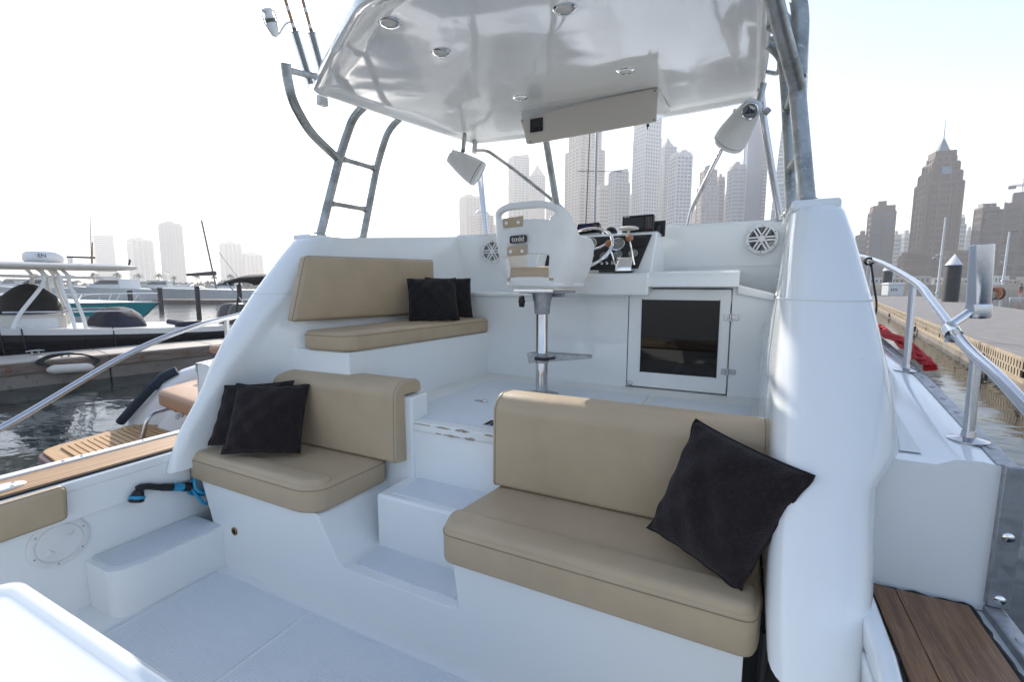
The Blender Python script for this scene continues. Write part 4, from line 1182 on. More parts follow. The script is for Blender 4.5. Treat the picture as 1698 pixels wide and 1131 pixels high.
cc.loft([[(.55 * k * math.cos(a), 3.62 + .50 * k * math.sin(a) * (1 if z < 1.6 else .8), z) for a in [2 * math.pi * i / 20 for i in range(20)]] for z, k in ((1.15, 1.05), (1.35, 1.0), (1.55, .86), (1.72, .62), (1.80, .30), (1.82, .05))])
cc.build('console_cover', 'canvas_black', bb, local=True, angle=80)
# T-top
tt = MB()
tt.loft([[(p[0] * k, 3.85 + p[1] * k, z) for p in [tuple(q) for q in round_poly([(-1.05, -2.0), (1.05, -2.0), (1.12, 1.6), (.8, 2.2), (-.8, 2.2), (-1.12, 1.6)], .3)]] for z, k in ((2.14, .96), (2.17, 1.0), (2.21, 1.0), (2.26, .9), (2.27, .5))])
ttp = tt.build('t_top', 'hull_cream', bb, local=True)
for s in (1, -1):
    for y0, y1 in ((2.88, 3.08), (3.06, 3.22), (4.05, 3.45), (5.0, 4.4)):
        MB().tube(smooth_path([(s * .95, y0, .72), (s * .93, y0 + (y1 - y0) * .25, 1.15), (s * .86, y0 + (y1 - y0) * .9, 1.75), (s * .84, y1, 2.0), (s * .7, y1 + .1, 2.16)]), .035, 8).build('t_top_leg', 'white_paint', bb, local=True)
    MB().tube([(s * .86, 2.2, 1.95), (s * .86, 4.6, 2.0)], .02, 8).build('t_top_brace', 'white_paint', bb, local=True)
    MB().tube([(s * .88, 2.1, 1.20), (s * .88, 4.1, 1.25)], .02, 8).build('grab_rail', 'stainless', bb, local=True)
rd = MB().lathe([(.30, 0), (.335, .03), (.34, .12), (.32, .19), (.27, .225), (0, .23)], 32, Matrix.Translation((.0, 3.32, 2.29))).build('radar_dome', 'white_plastic', bb, local=True, angle=50)
MB().box(-.22, .22, 3.12, 3.52, 2.25, 2.30).build('radar_base', 'white_plastic', bb, local=True)
MB().tube([(.3, 2.85, 2.25), (.3, 2.85, 2.42)], .05, 10).build('horn_post', 'white_plastic', bb, local=True)
MB().box(.26, .34, 2.4, 2.9, 2.42, 2.46).build('horn', 'black_plastic', bb, local=True)
MB().tube([(.5, 2.45, 2.22), (.5, 2.35, 3.8)], [.014, .005], 6).build('antenna', 'rod_tan', bb, local=True)
MB().tube([(-.5, 2.6, 2.22), (-.5, 2.56, 2.75)], .012, 6).build('antenna', 'rod_tan', bb, local=True)
MB().tube([(.55, 1.75, 2.22), (.58, 1.68, 2.38), (.58, 1.68, 2.44)], .022, 8).build('deck_light', 'black_plastic', bb, local=True)
# covered leaning post and cockpit gear
cv = MB()
cv.loft([[(k * .85 * math.cos(a) * (1 + .1 * math.sin(3 * a)), 2.15 + k * .58 * math.sin(a) * (1 + .08 * math.cos(5 * a)), z) for a in [2 * math.pi * i / 26 for i in range(26)]] for z, k in ((.62, 1.02), (.85, .96), (1.05, .80), (1.2, .52), (1.26, .22), (1.27, .03))])
cv.build('covered_seat', 'canvas_navy', bb, local=True, angle=80)
MB().tube([(-.55, .95, .80), (.6, .95, .80)], .07, 12).build('stern_bolster', 'canvas_navy', bb, local=True)
MB().tube([(-1.0, 1.25, .82), (-1.0, .70, .82)], .07, 12).build('stern_bolster', 'canvas_navy', bb, local=True)
for x in (-.35, .35): outboard(bb, x, -.55, .50, k=1.15)
for s in (1, -1):
    for y in (2.5, 3.9, 4.2):
        MB().tube([(s * 1.235, y, .93), (s * 1.26, y - .02, .6), (s * 1.22, y - .05, .2)], .012, 6).build('dock_line', 'rope_dark', bb, local=True)
    MB().lathe([(.03, 0), (.025, .008), (0, .01)], 12, frame_at((s * 1.235, 1.4, .60), (s, 0, 0))).build('scupper', 'stainless', bb, local=True)
    MB().lathe([(.03, 0), (.025, .008), (0, .01)], 12, frame_at((s * 1.20, .65, .33), (s, 0, 0))).build('scupper', 'stainless', bb, local=True)
# lettering on the radar dome
rotz = bb.rotation_euler.z
for s in (-1,):
    text_mesh('EN', .11, 'radar_lettering', 'black_plastic', Matrix.Translation((.342 * s, 3.38, 2.42)) @ Matrix.Rotation(R(90) * s, 4, 'Z') @ Matrix.Rotation(R(90), 4, 'X'), bb, local=True)
    text_mesh('EN', .11, 'radar_lettering', 'black_plastic', Matrix.Translation((.342, 3.38, 2.42)) @ Matrix.Rotation(R(90), 4, 'Z') @ Matrix.Rotation(R(90), 4, 'X'), bb, local=True)

# -- left pontoon, built of slabs, fascia boards and float blocks
p0 = Vector((-11.3, 3.1, 0)) - DK * 11.5
pon = empty('pontoon', p0, 'concrete finger pontoon with weathered timber fascia across the left water', 'pontoon')
PR = math.atan2(DK.y, DK.x)
PM = Matrix.Translation(p0) @ Matrix.Rotation(PR, 4, 'Z')            # local x along, y away from us
for k in range(11):
    x0 = k * 1.85
    MB().box(x0 + .008, x0 + 1.842, .03, 1.38, .36, .45, PM).build('slab', 'dock_top', pon, bevel=.01)
    MB().box(x0 + .006, x0 + 1.844, -.02, .028, .245, .435, PM).build('fascia_board', 'timber_grey', pon, bevel=.006)
    MB().box(x0 + .012, x0 + 1.838, .02, 1.36, -.5, .24, PM).build('float_block', 'concrete', pon, bevel=.015)
    MB().box(x0 + .004, x0 + 1.846, -.008, .04, .436, .462, PM).build('edge_strip', 'dock_top', pon, bevel=.004)
    for dx in (.5, 1.3):
        MB().tube([tuple(PM @ Vector((x0 + dx + .03 * math.cos(a), -.03, .34 + .03 * math.sin(a)))) for a in [2 * math.pi * i / 10 for i in range(10)]], .008, 6, close=True).build('tie_ring', 'rust', pon)
def cleat(loc, rot, label):
    e = empty('dock_cleat', loc, label, 'cleat', rotz=rot)
    MB().tube([(-.13, 0, .075), (-.06, 0, .085), (.06, 0, .085), (.13, 0, .075)], [.010, .018, .018, .010], 8).build('horn', 'galvanised', e, local=True)
    for x in (-.045, .045): MB().tube([(x, 0, .0), (x, 0, .08)], .016, 8).build('leg', 'galvanised', e, local=True)
    MB().box(-.08, .08, -.03, .03, 0, .01).build('base', 'galvanised', e, local=True)
cleat(PM @ Vector((12.35, .14, .462)), PR, 'galvanised cleat at the pontoon edge above the hanging fender')
cleat(PM @ Vector((12.05, 1.05, .452)), PR, 'galvanised cleat on the far side of the pontoon')
fe = empty('fender', PM @ Vector((12.35, -.11, .2)), 'dirty white cylindrical fender roped to the pontoon edge', 'fender')
MB().tube([tuple(PM @ Vector((x, -.12, z))) for x, z in ((12.05, .29), (12.09, .288), (12.15, .285), (12.6, .26), (12.66, .257), (12.70, .255))], [.02, .06, .085, .085, .06, .02], 16).build('body', 'hull_cream', fe, angle=60)
rp = MB()
for k in range(3):
    rp.tube(smooth_path([tuple(PM @ Vector(q)) for q in ((12.1, -.12, .36), (12.02 - .04 * k, -.06, .44), (12.15, .05, .49 + .02 * k), (12.4, .1, .52), (12.62, .02, .48), (12.72 + .03 * k, -.10, .38), (12.68, -.14, .30))]), .016, 7)
rp.build('fender_rope', 'rope_dark', fe)

# -- neighbouring motorboat with teak swim platform
nb = empty('sport_cruiser', (-4.4, 2.0, 0), 'neighbouring motorboat with a teak swim platform and tan seats to port', 'boat')
plat = [(-5.60, 1.78), (-5.50, 1.66), (-3.5, 1.42), (-3.3, 1.5), (-3.2, 2.95), (-5.78, 2.72)]
MB().prism(round_poly(plat, .08), .12, .315, 'z').build('platform_edge', 'hull_red', nb, bevel=.02)
MB().prism(round_poly([(-5.585, 1.79), (-5.50, 1.70), (-3.5, 1.46), (-3.34, 1.53), (-3.25, 2.9), (-5.755, 2.70)], .06), .315, .335, 'z').build('platform_rim', 'teak_pale', nb, bevel=.006)
u0 = Vector((-5.44, 1.80, 0)); du = Vector((2.05, -.245, 0)).normalized(); dv = Vector((-.20, .98, 0)).normalized()
for i in range(17):
    for j in range(2):
        a = u0 + dv * (.012 + .052 * i) + du * (.0 + 1.0 * j); L_ = .985
        MB().hexa([tuple(a + Vector((0, 0, .336))), tuple(a + du * L_ + Vector((0, 0, .336))), tuple(a + du * L_ + dv * .040 + Vector((0, 0, .336))), tuple(a + dv * .040 + Vector((0, 0, .336)))],
                  [tuple(a + Vector((0, 0, .350))), tuple(a + du * L_ + Vector((0, 0, .350))), tuple(a + du * L_ + dv * .040 + Vector((0, 0, .350))), tuple(a + dv * .040 + Vector((0, 0, .350)))]).build('teak_slat', 'teak_pale', nb, smooth=False)
for i in range(0, 17):
    for t in (.3, .75, 1.3, 1.8):
        pass
MB().tube(fillet([(-5.05, 2.26, .345), (-5.01, 2.31, .575), (-5.06, 2.58, .585), (-4.96, 2.62, .345)], .09), .020, 12).build('boarding_rail', 'stainless', nb)
# hull forward of the platform
MB().hexa([(-5.70, 2.62, -.3), (-3.1, 2.62, -.3), (-3.1, 9.0, -.3), (-5.9, 9.0, -.3)], [(-5.74, 2.60, .33), (-3.1, 2.60, .33), (-3.1, 9.0, .7), (-5.9, 9.0, .7)]).build('hull', 'hull_white', nb, bevel=.03)
gw = [(-5.80, 2.50, .36), (-5.62, 2.56, .56), (-5.42, 2.64, .76), (-5.34, 2.80, .88), (-5.38, 3.2, .95), (-5.5, 4.2, 1.0), (-5.7, 6.0, 1.05)]
rgs = []
for x, y, z in gw: rgs.append([(x - .05, y, z - .34), (x - .05, y, z - .02), (x, y, z + .02), (x + .13, y, z + .0), (x + .17, y, z - .05), (x + .17, y, z - .38)])
MB().loft(rgs).build('gunwale', 'hull_white', nb, angle=50)
MB().tube(smooth_path([(-5.80, 2.42, .37), (-5.62, 2.50, .57), (-5.43, 2.58, .77)]), .045, 10).build('rub_strip', 'navy_fabric', nb)
MB().tube(smooth_path([(-5.47, 2.60, .74), (-5.40, 2.66, .84), (-5.33, 2.76, .90)]), .05, 10).build('rub_strip', 'navy_fabric', nb)
MB().hexa([(-5.35, 2.52, .335), (-3.2, 2.40, .335), (-3.2, 3.5, .335), (-5.35, 3.5, .335)], [(-5.15, 2.62, .66), (-3.2, 2.46, .66), (-3.2, 3.5, .66), (-5.15, 3.5, .66)]).build('transom', 'hull_white', nb, bevel=.02)
for x, z in ((-4.98, .50), (-4.90, .53)):
    MB().lathe([(.03, 0), (.028, .01), (0, .012)], 14, frame_at((x, 2.55, z), (0, -1, .3))).build('fuel_cap', 'alu_dull', nb)
for k in range(4):
    MB().box(-4.62, -4.55, 2.46 + .012 * k, 2.472 + .012 * k, .38 + .06 * k, .40 + .06 * k).build('warning_sticker', 'cloth_red' if k % 2 else 'motor_grey', nb)
sl_, _ = soft_slab([(-4.95, 2.36), (-4.05, 2.22), (-4.05, 2.92), (-5.22, 2.96)], .665, .815, .045, .10, .015)
sl_.build('sun_pad', 'tan_leather', nb, angle=60)
def bucket(x, y, z, w0, h):
    bk = MB(); rg = []
    for j in range(9):
        t = j / 8
        w = w0 * (1 - .30 * t ** 4)
        rg.append([(x + w * math.cos(a), y + .08 * t + (.14 if math.sin(a) < 0 else .08) * math.sin(a) * (1 - .4 * t ** 3), z + h * t) for a in [2 * math.pi * i / 24 for i in range(24)]])
    bk.loft(rg); bk.build('seat_back', 'tan_leather', nb, angle=70)
bucket(-4.95, 3.18, .80, .30, .36); bucket(-5.18, 3.45, .80, .20, .22)
MB().tube([(-5.18, 3.06, 1.10), (-4.72, 3.06, 1.12)], .045, 12).build('seat_bolster', 'tan_leather', nb)
bq, _ = soft_slab([(-5.2, 2.98), (-4.5, 2.94), (-4.5, 3.2), (-5.2, 3.24)], .70, .86, .04, .06, .01)
bq.build('seat_base', 'tan_leather', nb, angle=60)

# -- turquoise and white runabout beyond
tb0 = far(-40, 22.5); tb1 = far(262, 19.0)
dv_ = (tb1 - tb0).normalized()
tq = empty('runabout', tb0, 'white and turquoise runabout moored behind the black-hulled boat', 'boat', rotz=math.atan2(dv_.y, dv_.x) - math.pi / 2)
LL = (tb1 - tb0).length
hull_mesh(LL, 1.25, .98, 1.12, rake=.5).build('hull', 'hull_white', tq, local=True, angle=60)
hull_mesh(LL, 1.25, .98, 1.12, rake=.5, z_low=.50, inset=.02, z_hi=.95).build('turquoise_band', 'turquoise', tq, local=True, angle=60)
dkq = MB(); rg = []
for k in range(9):
    t = k / 8
    w = 1.2 * (1 - max(0, (t - .3) / .7) ** 2.2) + .02
    z = 1.02 + .06 * t
    rg.append([(-w, LL * .30 + LL * .69 * t, z), (-w * .5, LL * .30 + LL * .69 * t, z + .14 * (1 - t)), (w * .5, LL * .30 + LL * .69 * t, z + .14 * (1 - t)), (w, LL * .30 + LL * .69 * t, z)])
dkq.loft(rg, closed=False, caps=False); dkq.build('foredeck', 'hull_white', tq, local=True)
for s in (1, -1):
    MB().tube(smooth_path([(s * 1.0, LL * .45, 1.05), (s * 1.0, LL * .5, 1.32), (s * .8, LL * .75, 1.42), (s * .25, LL * .95, 1.45), (0, LL * .99, 1.45)]), .014, 6).build('bow_rail', 'stainless', tq, local=True)
    for t in (.6, .72, .84):
        MB().tube([(s * 1.1 * (1 - max(0, (t - .3) / .7) ** 2.2), LL * (t - .03), 1.06), (s * .9 * (1 - max(0, (t - .45) / .62) ** 2), LL * t, 1.40)], .011, 6).build('stanchion', 'stainless', tq, local=True)
MB().hexa([(-.9, LL * .22, 1.0), (.9, LL * .22, 1.0), (.8, LL * .38, 1.1), (-.8, LL * .38, 1.1)], [(-.8, LL * .20, 1.42), (.8, LL * .20, 1.42), (.75, LL * .24, 1.42), (-.75, LL * .24, 1.42)]).build('windscreen', 't_glass_dark', tq, local=True)
MB().prism([(LL * .02, .95), (LL * .18, .95), (LL * .18, 1.22), (LL * .02, 1.10)], -.9, .9, 'x').build('seats', 'hull_cream', tq, local=True, bevel=.05)

# -- a dark bimini-topped boat whose awning shows beyond the port wing
bi = empty('bimini_boat', far(408, 13.0), 'small boat with a dark bimini awning showing beyond the port wing', 'boat', rotz=HEAD - R(95))
hull_mesh(5.6, .95, .50, .75).build('hull', 'hull_white', bi, local=True, angle=60)
aw = MB()
aw.loft([[(.95 * k * math.sin(a), 1.0 + y, 1.80 + z + .18 * k * math.cos(a)) for a in [math.pi * (-.5 + i / 12) for i in range(13)]] for y, z, k in ((-1.12, -.02, .5), (-1.05, .02, .9), (-.6, .10, 1.0), (0, .13, 1.0), (.9, .13, 1.0), (1.6, .09, 1.0))], closed=False, caps=False)
o_ = aw.build('awning', 'canvas_black', bi, local=True, angle=80)
sm_ = o_.modifiers.new('s', 'SOLIDIFY'); sm_.thickness = .02
for s in (1, -1):
    MB().tube([(s * .90, .22, .6), (s * .90, .45, 1.86)], .028, 8).build('awning_pole', 'black_plastic', bi, local=True)
    MB().tube([(s * .90, .9, .9), (s * .90, .1, 1.84)], .018, 8).build('awning_pole', 'stainless', bi, local=True)

# -- mooring piles on the left
def pile(loc, h, r_, cone, label, group):
    e = empty('mooring_pile', loc, label, 'pile', group)
    MB().lathe([(r_, -.8), (r_, h - .06), (r_ * .98, h)], 20).build('shaft', 'pile_black', e, local=True)
    if cone:
        MB().lathe([(r_ * 1.03, h - .12), (r_ * 1.03, h)], 20).build('band', 'logo_blue', e, local=True)
        MB().lathe([(r_ * 1.06, h), (r_ * 1.0, h + .03), (0, h + r_ * 1.75)], 20).build('cone_cap', 'white_paint', e, local=True)
    else:
        MB().lathe([(r_ * 1.04, h - .02), (r_ * 1.04, h + .05), (0, h + .09)], 20).build('cap', 'pile_black', e, local=True)
for px, d, top_, lab in ((326, 30, 476, 'dark mooring pile left of the sailboat boom on the left water'), (396, 31, 473, 'dark mooring pile right of the sailboat mast near the port wing'),
                         (264, 42, 478, 'dark mooring pile behind the bow of the turquoise runabout'), (214, 46, 482, 'dark mooring pile far behind the turquoise runabout')):
    pile(far(px, d), rise(top_, d), .14 * d / 30, False, lab, 'dark mooring piles in the left basin')

# -- far pontoon and moored boats in the left basin
fp0, fp1 = far(250, 47), far(470, 46)
q_ = empty('far_pontoon', (fp0 + fp1) / 2, 'low dark pontoon in front of the moored boats in the left basin', 'pontoon')
d_ = (fp1 - fp0).normalized(); n_ = Vector((-d_.y, d_.x, 0))
MB().hexa([tuple(fp0 + Vector((0, 0, -.2))), tuple(fp1 + Vector((0, 0, -.2))), tuple(fp1 + n_ * 2 + Vector((0, 0, -.2))), tuple(fp0 + n_ * 2 + Vector((0, 0, -.2)))],
          [tuple(fp0 + Vector((0, 0, .30))), tuple(fp1 + Vector((0, 0, .30))), tuple(fp1 + n_ * 2 + Vector((0, 0, .30))), tuple(fp0 + n_ * 2 + Vector((0, 0, .30)))]).build('deck', 'timber_grey', q_)
def moored(px, d, L_, hm, m, cab, label, heading, canopy=None):
    e = empty('moored_boat', far(px, d), label, 'boat', 'boats moored in the left basin', rotz=heading)
    hull_mesh(L_, L_ * .16, hm * .8, hm, rake=.35, n=10).build('hull', m, e, local=True, angle=60)
    MB().tube([(s_ * L_ * .158, y, hm * .72) for s_, y in ((1, L_ * .02), (1, L_ * .3), (.95, L_ * .5))], .03, 6).build('rub_rail', 'motor_grey', e, local=True)
    if cab:
        MB().prism([(L_ * .25, hm * .8), (L_ * .25, hm * .8 + cab), (L_ * .48, hm * .8 + cab), (L_ * .68, hm * .9)], -L_ * .12, L_ * .12, 'x').build('cabin', 'hull_white', e, local=True, bevel=.05)
        MB().prism([(L_ * .27, hm * .8 + cab * .45), (L_ * .27, hm * .8 + cab * .85), (L_ * .49, hm * .8 + cab * .85), (L_ * .575, hm * .8 + cab * .45)], -L_ * .1215, L_ * .1215, 'x').build('window_band', 't_glass_dark', e, local=True)
        MB().tube([(-L_ * .1, L_ * .3, hm * .8 + cab), (-L_ * .1, L_ * .27, hm * .8 + cab * 1.5), (L_ * .1, L_ * .27, hm * .8 + cab * 1.5), (L_ * .1, L_ * .3, hm * .8 + cab)], .05, 6).build('radar_arch', 'hull_white', e, local=True)
    if canopy:
        MB().prism(round_poly([(L_ * .15, hm + 1.1), (L_ * .45, hm + 1.15), (L_ * .45, hm + 1.25), (L_ * .15, hm + 1.2)], .05), -L_ * .13, L_ * .13, 'x').build('canopy', canopy, e, local=True)
        for y in (.18, .42):
            for s in (1, -1): MB().tube([(s * L_ * .12, L_ * y, hm * .8), (s * L_ * .12, L_ * y, hm + 1.15)], .03, 6).build('canopy_pole', 'stainless', e, local=True)
    for s in (1, -1):
        MB().tube(smooth_path([(s * L_ * .14, L_ * .55, hm + .05), (s * L_ * .12, L_ * .7, hm + .55), (s * L_ * .03, L_ * .97, hm + .6)]), .02, 5).build('bow_rail', 'stainless', e, local=True)
H90 = HEAD + R(90)
moored(470, 56, 16, 1.45, 'hull_white', 0, 'long white open motorboat moored beyond the piles', H90, None)
moored(345, 62, 7, 1.0, 'hull_white', 1.0, 'small white cabin boat moored left of the sailboat mast', H90 + R(20))
moored(250, 66, 13, 1.6, 'hull_white', 1.3, 'white cruiser moored behind the bow of the turquoise boat', H90 - R(8))
moored(130, 70, 11, 1.6, 'hull_white', 1.4, 'white cruiser moored behind the white T-top legs', H90 + R(10), 'canvas_navy')
moored(205, 78, 9, 1.3, 'canvas_navy', 0, 'dark covered motorboat moored between white cruisers', H90 + R(4), 'canvas_black')
moored(420, 75, 9, 1.3, 'hull_white', 1.2, 'white cabin cruiser moored close to the port wing', H90 + R(12))
moored(60, 90, 12, 1.7, 'hull_cream', 1.5, 'cream cruiser moored farthest left under the T-top', H90 - R(14), 'hull_white')
moored(310, 92, 11, 1.5, 'hull_cream', 1.4, 'cream cabin cruiser moored farthest back behind the sailboat', H90 + R(18))
# sailboat with boom and mast on the left
sb_ = empty('sailboat', far(372, 58), 'sailing yacht with bare mast and furled dark boom in the left basin', 'sailboat', rotz=H90)
hull_mesh(11, 1.6, 1.0, 1.3).build('hull', 'hull_white', sb_, local=True, angle=60)
MB().prism([(3, 1.0), (3, 1.55), (6, 1.6), (7.5, 1.2)], -1.0, 1.0, 'x').build('coachroof', 'hull_white', sb_, local=True, bevel=.1)
MB().tube([(0, 1.0, 1.2), (0, 2.2, rise(365, 58))], .10, 8).build('mast', 'motor_grey', sb_, local=True)
MB().tube([(0, 1.0, 3.2), (0, 4.5, 3.0)], [.28, .16], 8).build('boom_cover', 'canvas_black', sb_, local=True)
MB().tube([(0, 1.3, rise(400, 58)), (0, -2.8, 1.2)], .03, 5).build('stay', 'motor_grey', sb_, local=True)
# sailboat mast seen over the helm (bow pontoon ahead)
sp = far(984, 26)
ms = empty('sailboat', sp, 'sailing yacht ahead of the bow, its slim mast rising behind the helm electronics', 'sailboat', rotz=HEAD + R(30))
hull_mesh(9, 1.4, .9, 1.1).build('hull', 'hull_white', ms, local=True, angle=60)
MB().prism([(2.5, .9), (2.5, 1.4), (5, 1.45), (6.3, 1.05)], -.9, .9, 'x').build('coachroof', 'hull_white', ms, local=True, bevel=.1)
MB().tube([(0, 0, .9), (0, .0, 12.5)], .065, 8).build('mast', 'alu_dull', ms, local=True)
MB().tube([(-1.0, .3, rise(285, 26)), (0, 0, rise(284, 26)), (1.6, -.3, rise(280, 26))], .02, 6).build('spreader', 'motor_grey', ms, local=True)
MB().tube([(-.4, 0, 11.5), (-.75, 0, 1.0)], .03, 6).build('stay', 'logo_blue', ms, local=True)

# ------------------------------------------------------------------ right-hand pier
PD = Vector((.133, .991, 0)).normalized(); PP = Vector((.991, -.133, 0)).normalized()
pier0 = Vector((4.12, 10.5, 0)) - PD * 9.6
pier = empty('pier', pier0, 'long floating pier with a perforated cream fascia along the starboard water', 'pier')
QM = Matrix.Translation(pier0) @ Matrix((tuple(PD) + (0,), tuple(PP) + (0,), (0, 0, 1, 0), (0, 0, 0, 1))).transposed()
def qm(x, y, z): return tuple(QM @ Vector((x, y, z)))
SEG = 2.4; NS = 26
for k in range(NS):
    x0 = k * SEG
    mb = MB(); mb.box(x0 + .006, x0 + SEG - .006, .02, 5.0, .50, .60, QM); mb.build('deck_panel', 'deck_grey', pier, smooth=False)
    MB().box(x0 + .004, x0 + SEG - .004, -.03, .018, .555, .606, QM).build('edge_beam', 'fascia_cream', pier, bevel=.004)
    MB().box(x0 + .012, x0 + SEG - .012, .05, 4.9, -.5, .16, QM).build('float_block', 'concrete', pier, bevel=.02)
    MB().box(x0 + .004, x0 + SEG - .004, .012, .10, .165, .245, QM).build('wale', 'fascia_cream', pier, bevel=.008)
    if k < 18:       # fascia with real slots
        f = MB()
        for z0, z1 in ((.535, .552), (.395, .415), (.255, .275)):
            f.box(x0 + .01, x0 + SEG - .01, -.018, .006, z0, z1, QM)
        nb_ = 15
        for i in range(nb_):
            w = (SEG - .02) / nb_
            for row, (z0, z1) in enumerate(((.415, .535), (.275, .395))):
                xa = x0 + .01 + i * w + (w * .5 if row else 0)
                if xa + w * .62 < x0 + SEG - .01: f.box(xa, xa + w * .62, -.018, .006, z0, z1, QM)
        f.build('slotted_fascia', 'fascia_cream', pier, smooth=False)
        MB().box(x0 + .01, x0 + SEG - .01, .03, .045, .25, .55, QM).build('slot_shade_backing', 'void_shade', pier, smooth=False)  # near-black sheet, the shade behind the slots put into colour
    else:
        MB().box(x0 + .01, x0 + SEG - .01, -.018, .006, .255, .552, QM).build('slotted_fascia', 'fascia_cream', pier, smooth=False)
for k in (5, 9, 13):
    MB().box(k * SEG - .12, k * SEG + .12, -.05, .0, .05, .24, QM).build('pile_bracket', 'pile_black', pier)
pile(Vector((12.75, 43.2, .0)), 3.15, .45, True, 'big black mooring pile with a white cone behind the rail rod holder', 'black piles with white cones along the pier')
bpos = far(1470, 62)
pile(bpos, rise(449, 62), .56, True, 'smaller black pile with a white cone near the pier end', 'black piles with white cones along the pier')
db = empty('dock_box', far(1481, 52, .60), 'white dock storage box standing near the far end of the pier', 'dock box', rotz=HEAD)
MB().box(-.85, .85, -.5, .5, 0, 1.15).build('body', 'white_paint', db, local=True, bevel=.05)
MB().prism([(-.55, 1.15), (.55, 1.15), (.5, 1.35), (-.5, 1.45)], -.9, .9, 'x').build('lid', 'white_paint', db, local=True, bevel=.05)
for k in range(4): MB().box(-.6 + k * .2, -.5 + k * .2, -.506, -.5, .5, .8).build('vent_slot', 'motor_grey', db, local=True)
# lamp posts
def lamp(px, d, base_y, top_y, arm, label):
    p = far(px, d)
    z0 = max(0.0, rise(base_y, d)); z1 = rise(top_y, d)
    e = empty('lamp_post', p + Vector((0, 0, z0)), label, 'lamp post', 'slim white lamp posts beyond the pier', rotz=HEAD)
    H_ = z1 - z0
    MB().tube([(0, 0, -.6), (0, 0, H_ * .55), (.0, 0, H_)], [.12 * d / 50, .10 * d / 50, .07 * d / 50], 10).build('post', 'white_paint', e, local=True)
    if arm:
        zz = rise(427, d) - z0
        MB().tube(smooth_path([(0, 0, zz), (-.35, 0, zz + .28), (-.6, 0, zz + .15)]), .05, 8).build('camera_arm', 'white_paint', e, local=True)
        MB().lathe([(.02, .1), (.17, .05), (.17, -.1), (0, -.2)], 14, Matrix.Translation((-.65, 0, zz - .02))).build('camera_dome', 'alu_dull', e, local=True)
    MB().lathe([(.22 * d / 50, -.02), (.2 * d / 50, .1)], 12).build('foot', 'alu_dull', e, local=True)
lamp(1556, 48, 486, 360, True, 'tall white post with a camera dome behind the pier')
lamp(1663, 88, 466, 384, False, 'tall white post on the far quay at the right')

# ------------------------------------------------------------------ people far off on the right
def person(name_loc, rotz, joints, edges, radii, parts, label):
    pass
def body(e, verts, edges, radii, m, name='body'):
    me = bpy.data.meshes.new(name)
    me.from_pydata(verts, edges, [])
    o = bpy.data.objects.new(name, me); COL.objects.link(o); o.parent = e
    me.materials.append(MATS[m])
    sk = o.modifiers.new('skin', 'SKIN')
    for i, r_ in enumerate(radii): me.skin_vertices[0].data[i].radius = (r_, r_)
    me.skin_vertices[0].data[0].use_root = True
    su = o.modifiers.new('sub', 'SUBSURF'); su.levels = 1; su.render_levels = 1
    return o
def head(e, c, m='skin'):
    MB().lathe([(.02, -.13), (.055, -.11), (.075, -.05), (.08, .02), (.07, .08), (.04, .115), (0, .125)], 14, Matrix.Translation(c)).build('head', m, e, local=True)
    MB().lathe([(.083, .0), (.086, .04), (.074, .095), (.04, .128), (0, .135)], 14, Matrix.Translation(Vector(c) + Vector((0, .012, .004)))).build('hair', 'cloth_dark', e, local=True)
    MB().lathe([(.018, 0), (.0, .03)], 8, frame_at(Vector(c) + Vector((0, -.075, -.01)), (0, -1, 0))).build('nose', m, e, local=True)
ps = empty('person', far(1648, 36, .60), 'person in a tan top and blue shorts sitting on the pier edge', 'person', rotz=HEAD + R(150))
body(ps, [(0, 0, .14), (0, .03, .36), (0, .05, .55), (0, .04, .66), (-.19, .04, .56), (-.24, -.05, .32), (-.18, -.22, .20), (.19, .04, .56), (.24, -.05, .32), (.18, -.22, .20), (-.10, -.02, .13), (-.12, -.42, .22), (-.12, -.50, -.18), (.10, -.02, .13), (.12, -.42, .22), (.12, -.50, -.18)],
     [(0, 1), (1, 2), (2, 3), (2, 4), (4, 5), (5, 6), (2, 7), (7, 8), (8, 9), (0, 10), (10, 11), (11, 12), (0, 13), (13, 14), (14, 15)],
     [.15, .14, .15, .055, .06, .045, .035, .06, .045, .035, .10, .075, .05, .10, .075, .05], 'skin')
MB().lathe([(.20, .18), (.185, .34), (.20, .50), (.15, .60), (.07, .63)], 16, Matrix.Diagonal((1, .8, 1, 1))).build('shirt', 'cloth_tan', ps, local=True)
MB().box(-.22, .22, -.42, .14, .04, .26).build('shorts', 'cloth_blue', ps, local=True, bevel=.06)
head(ps, (0, .01, .80))
hr = empty('hose_reel', far(1656, 36.3, .60), 'round rusty brown hose reel on the pier beside the sitting person', 'hose reel', rotz=HEAD)
for dx in (-.10, .10):
    MB().lathe([(.50, -.03), (.50, .03), (.40, .03), (.40, -.03)], 28, Matrix.Translation((dx, 0, .52)) @ Matrix.Rotation(math.pi / 2, 4, 'Y')).build('flange', 'rust', hr, local=True)
MB().lathe([(.42, -.10), (.42, .10)], 24, Matrix.Translation((0, 0, .52)) @ Matrix.Rotation(math.pi / 2, 4, 'Y')).build('wound_hose', 'rust', hr, local=True)
pd = empty('person', far(1694, 60, .16), 'person in a dark top standing on a paddleboard at the right edge', 'person', rotz=HEAD + R(100))
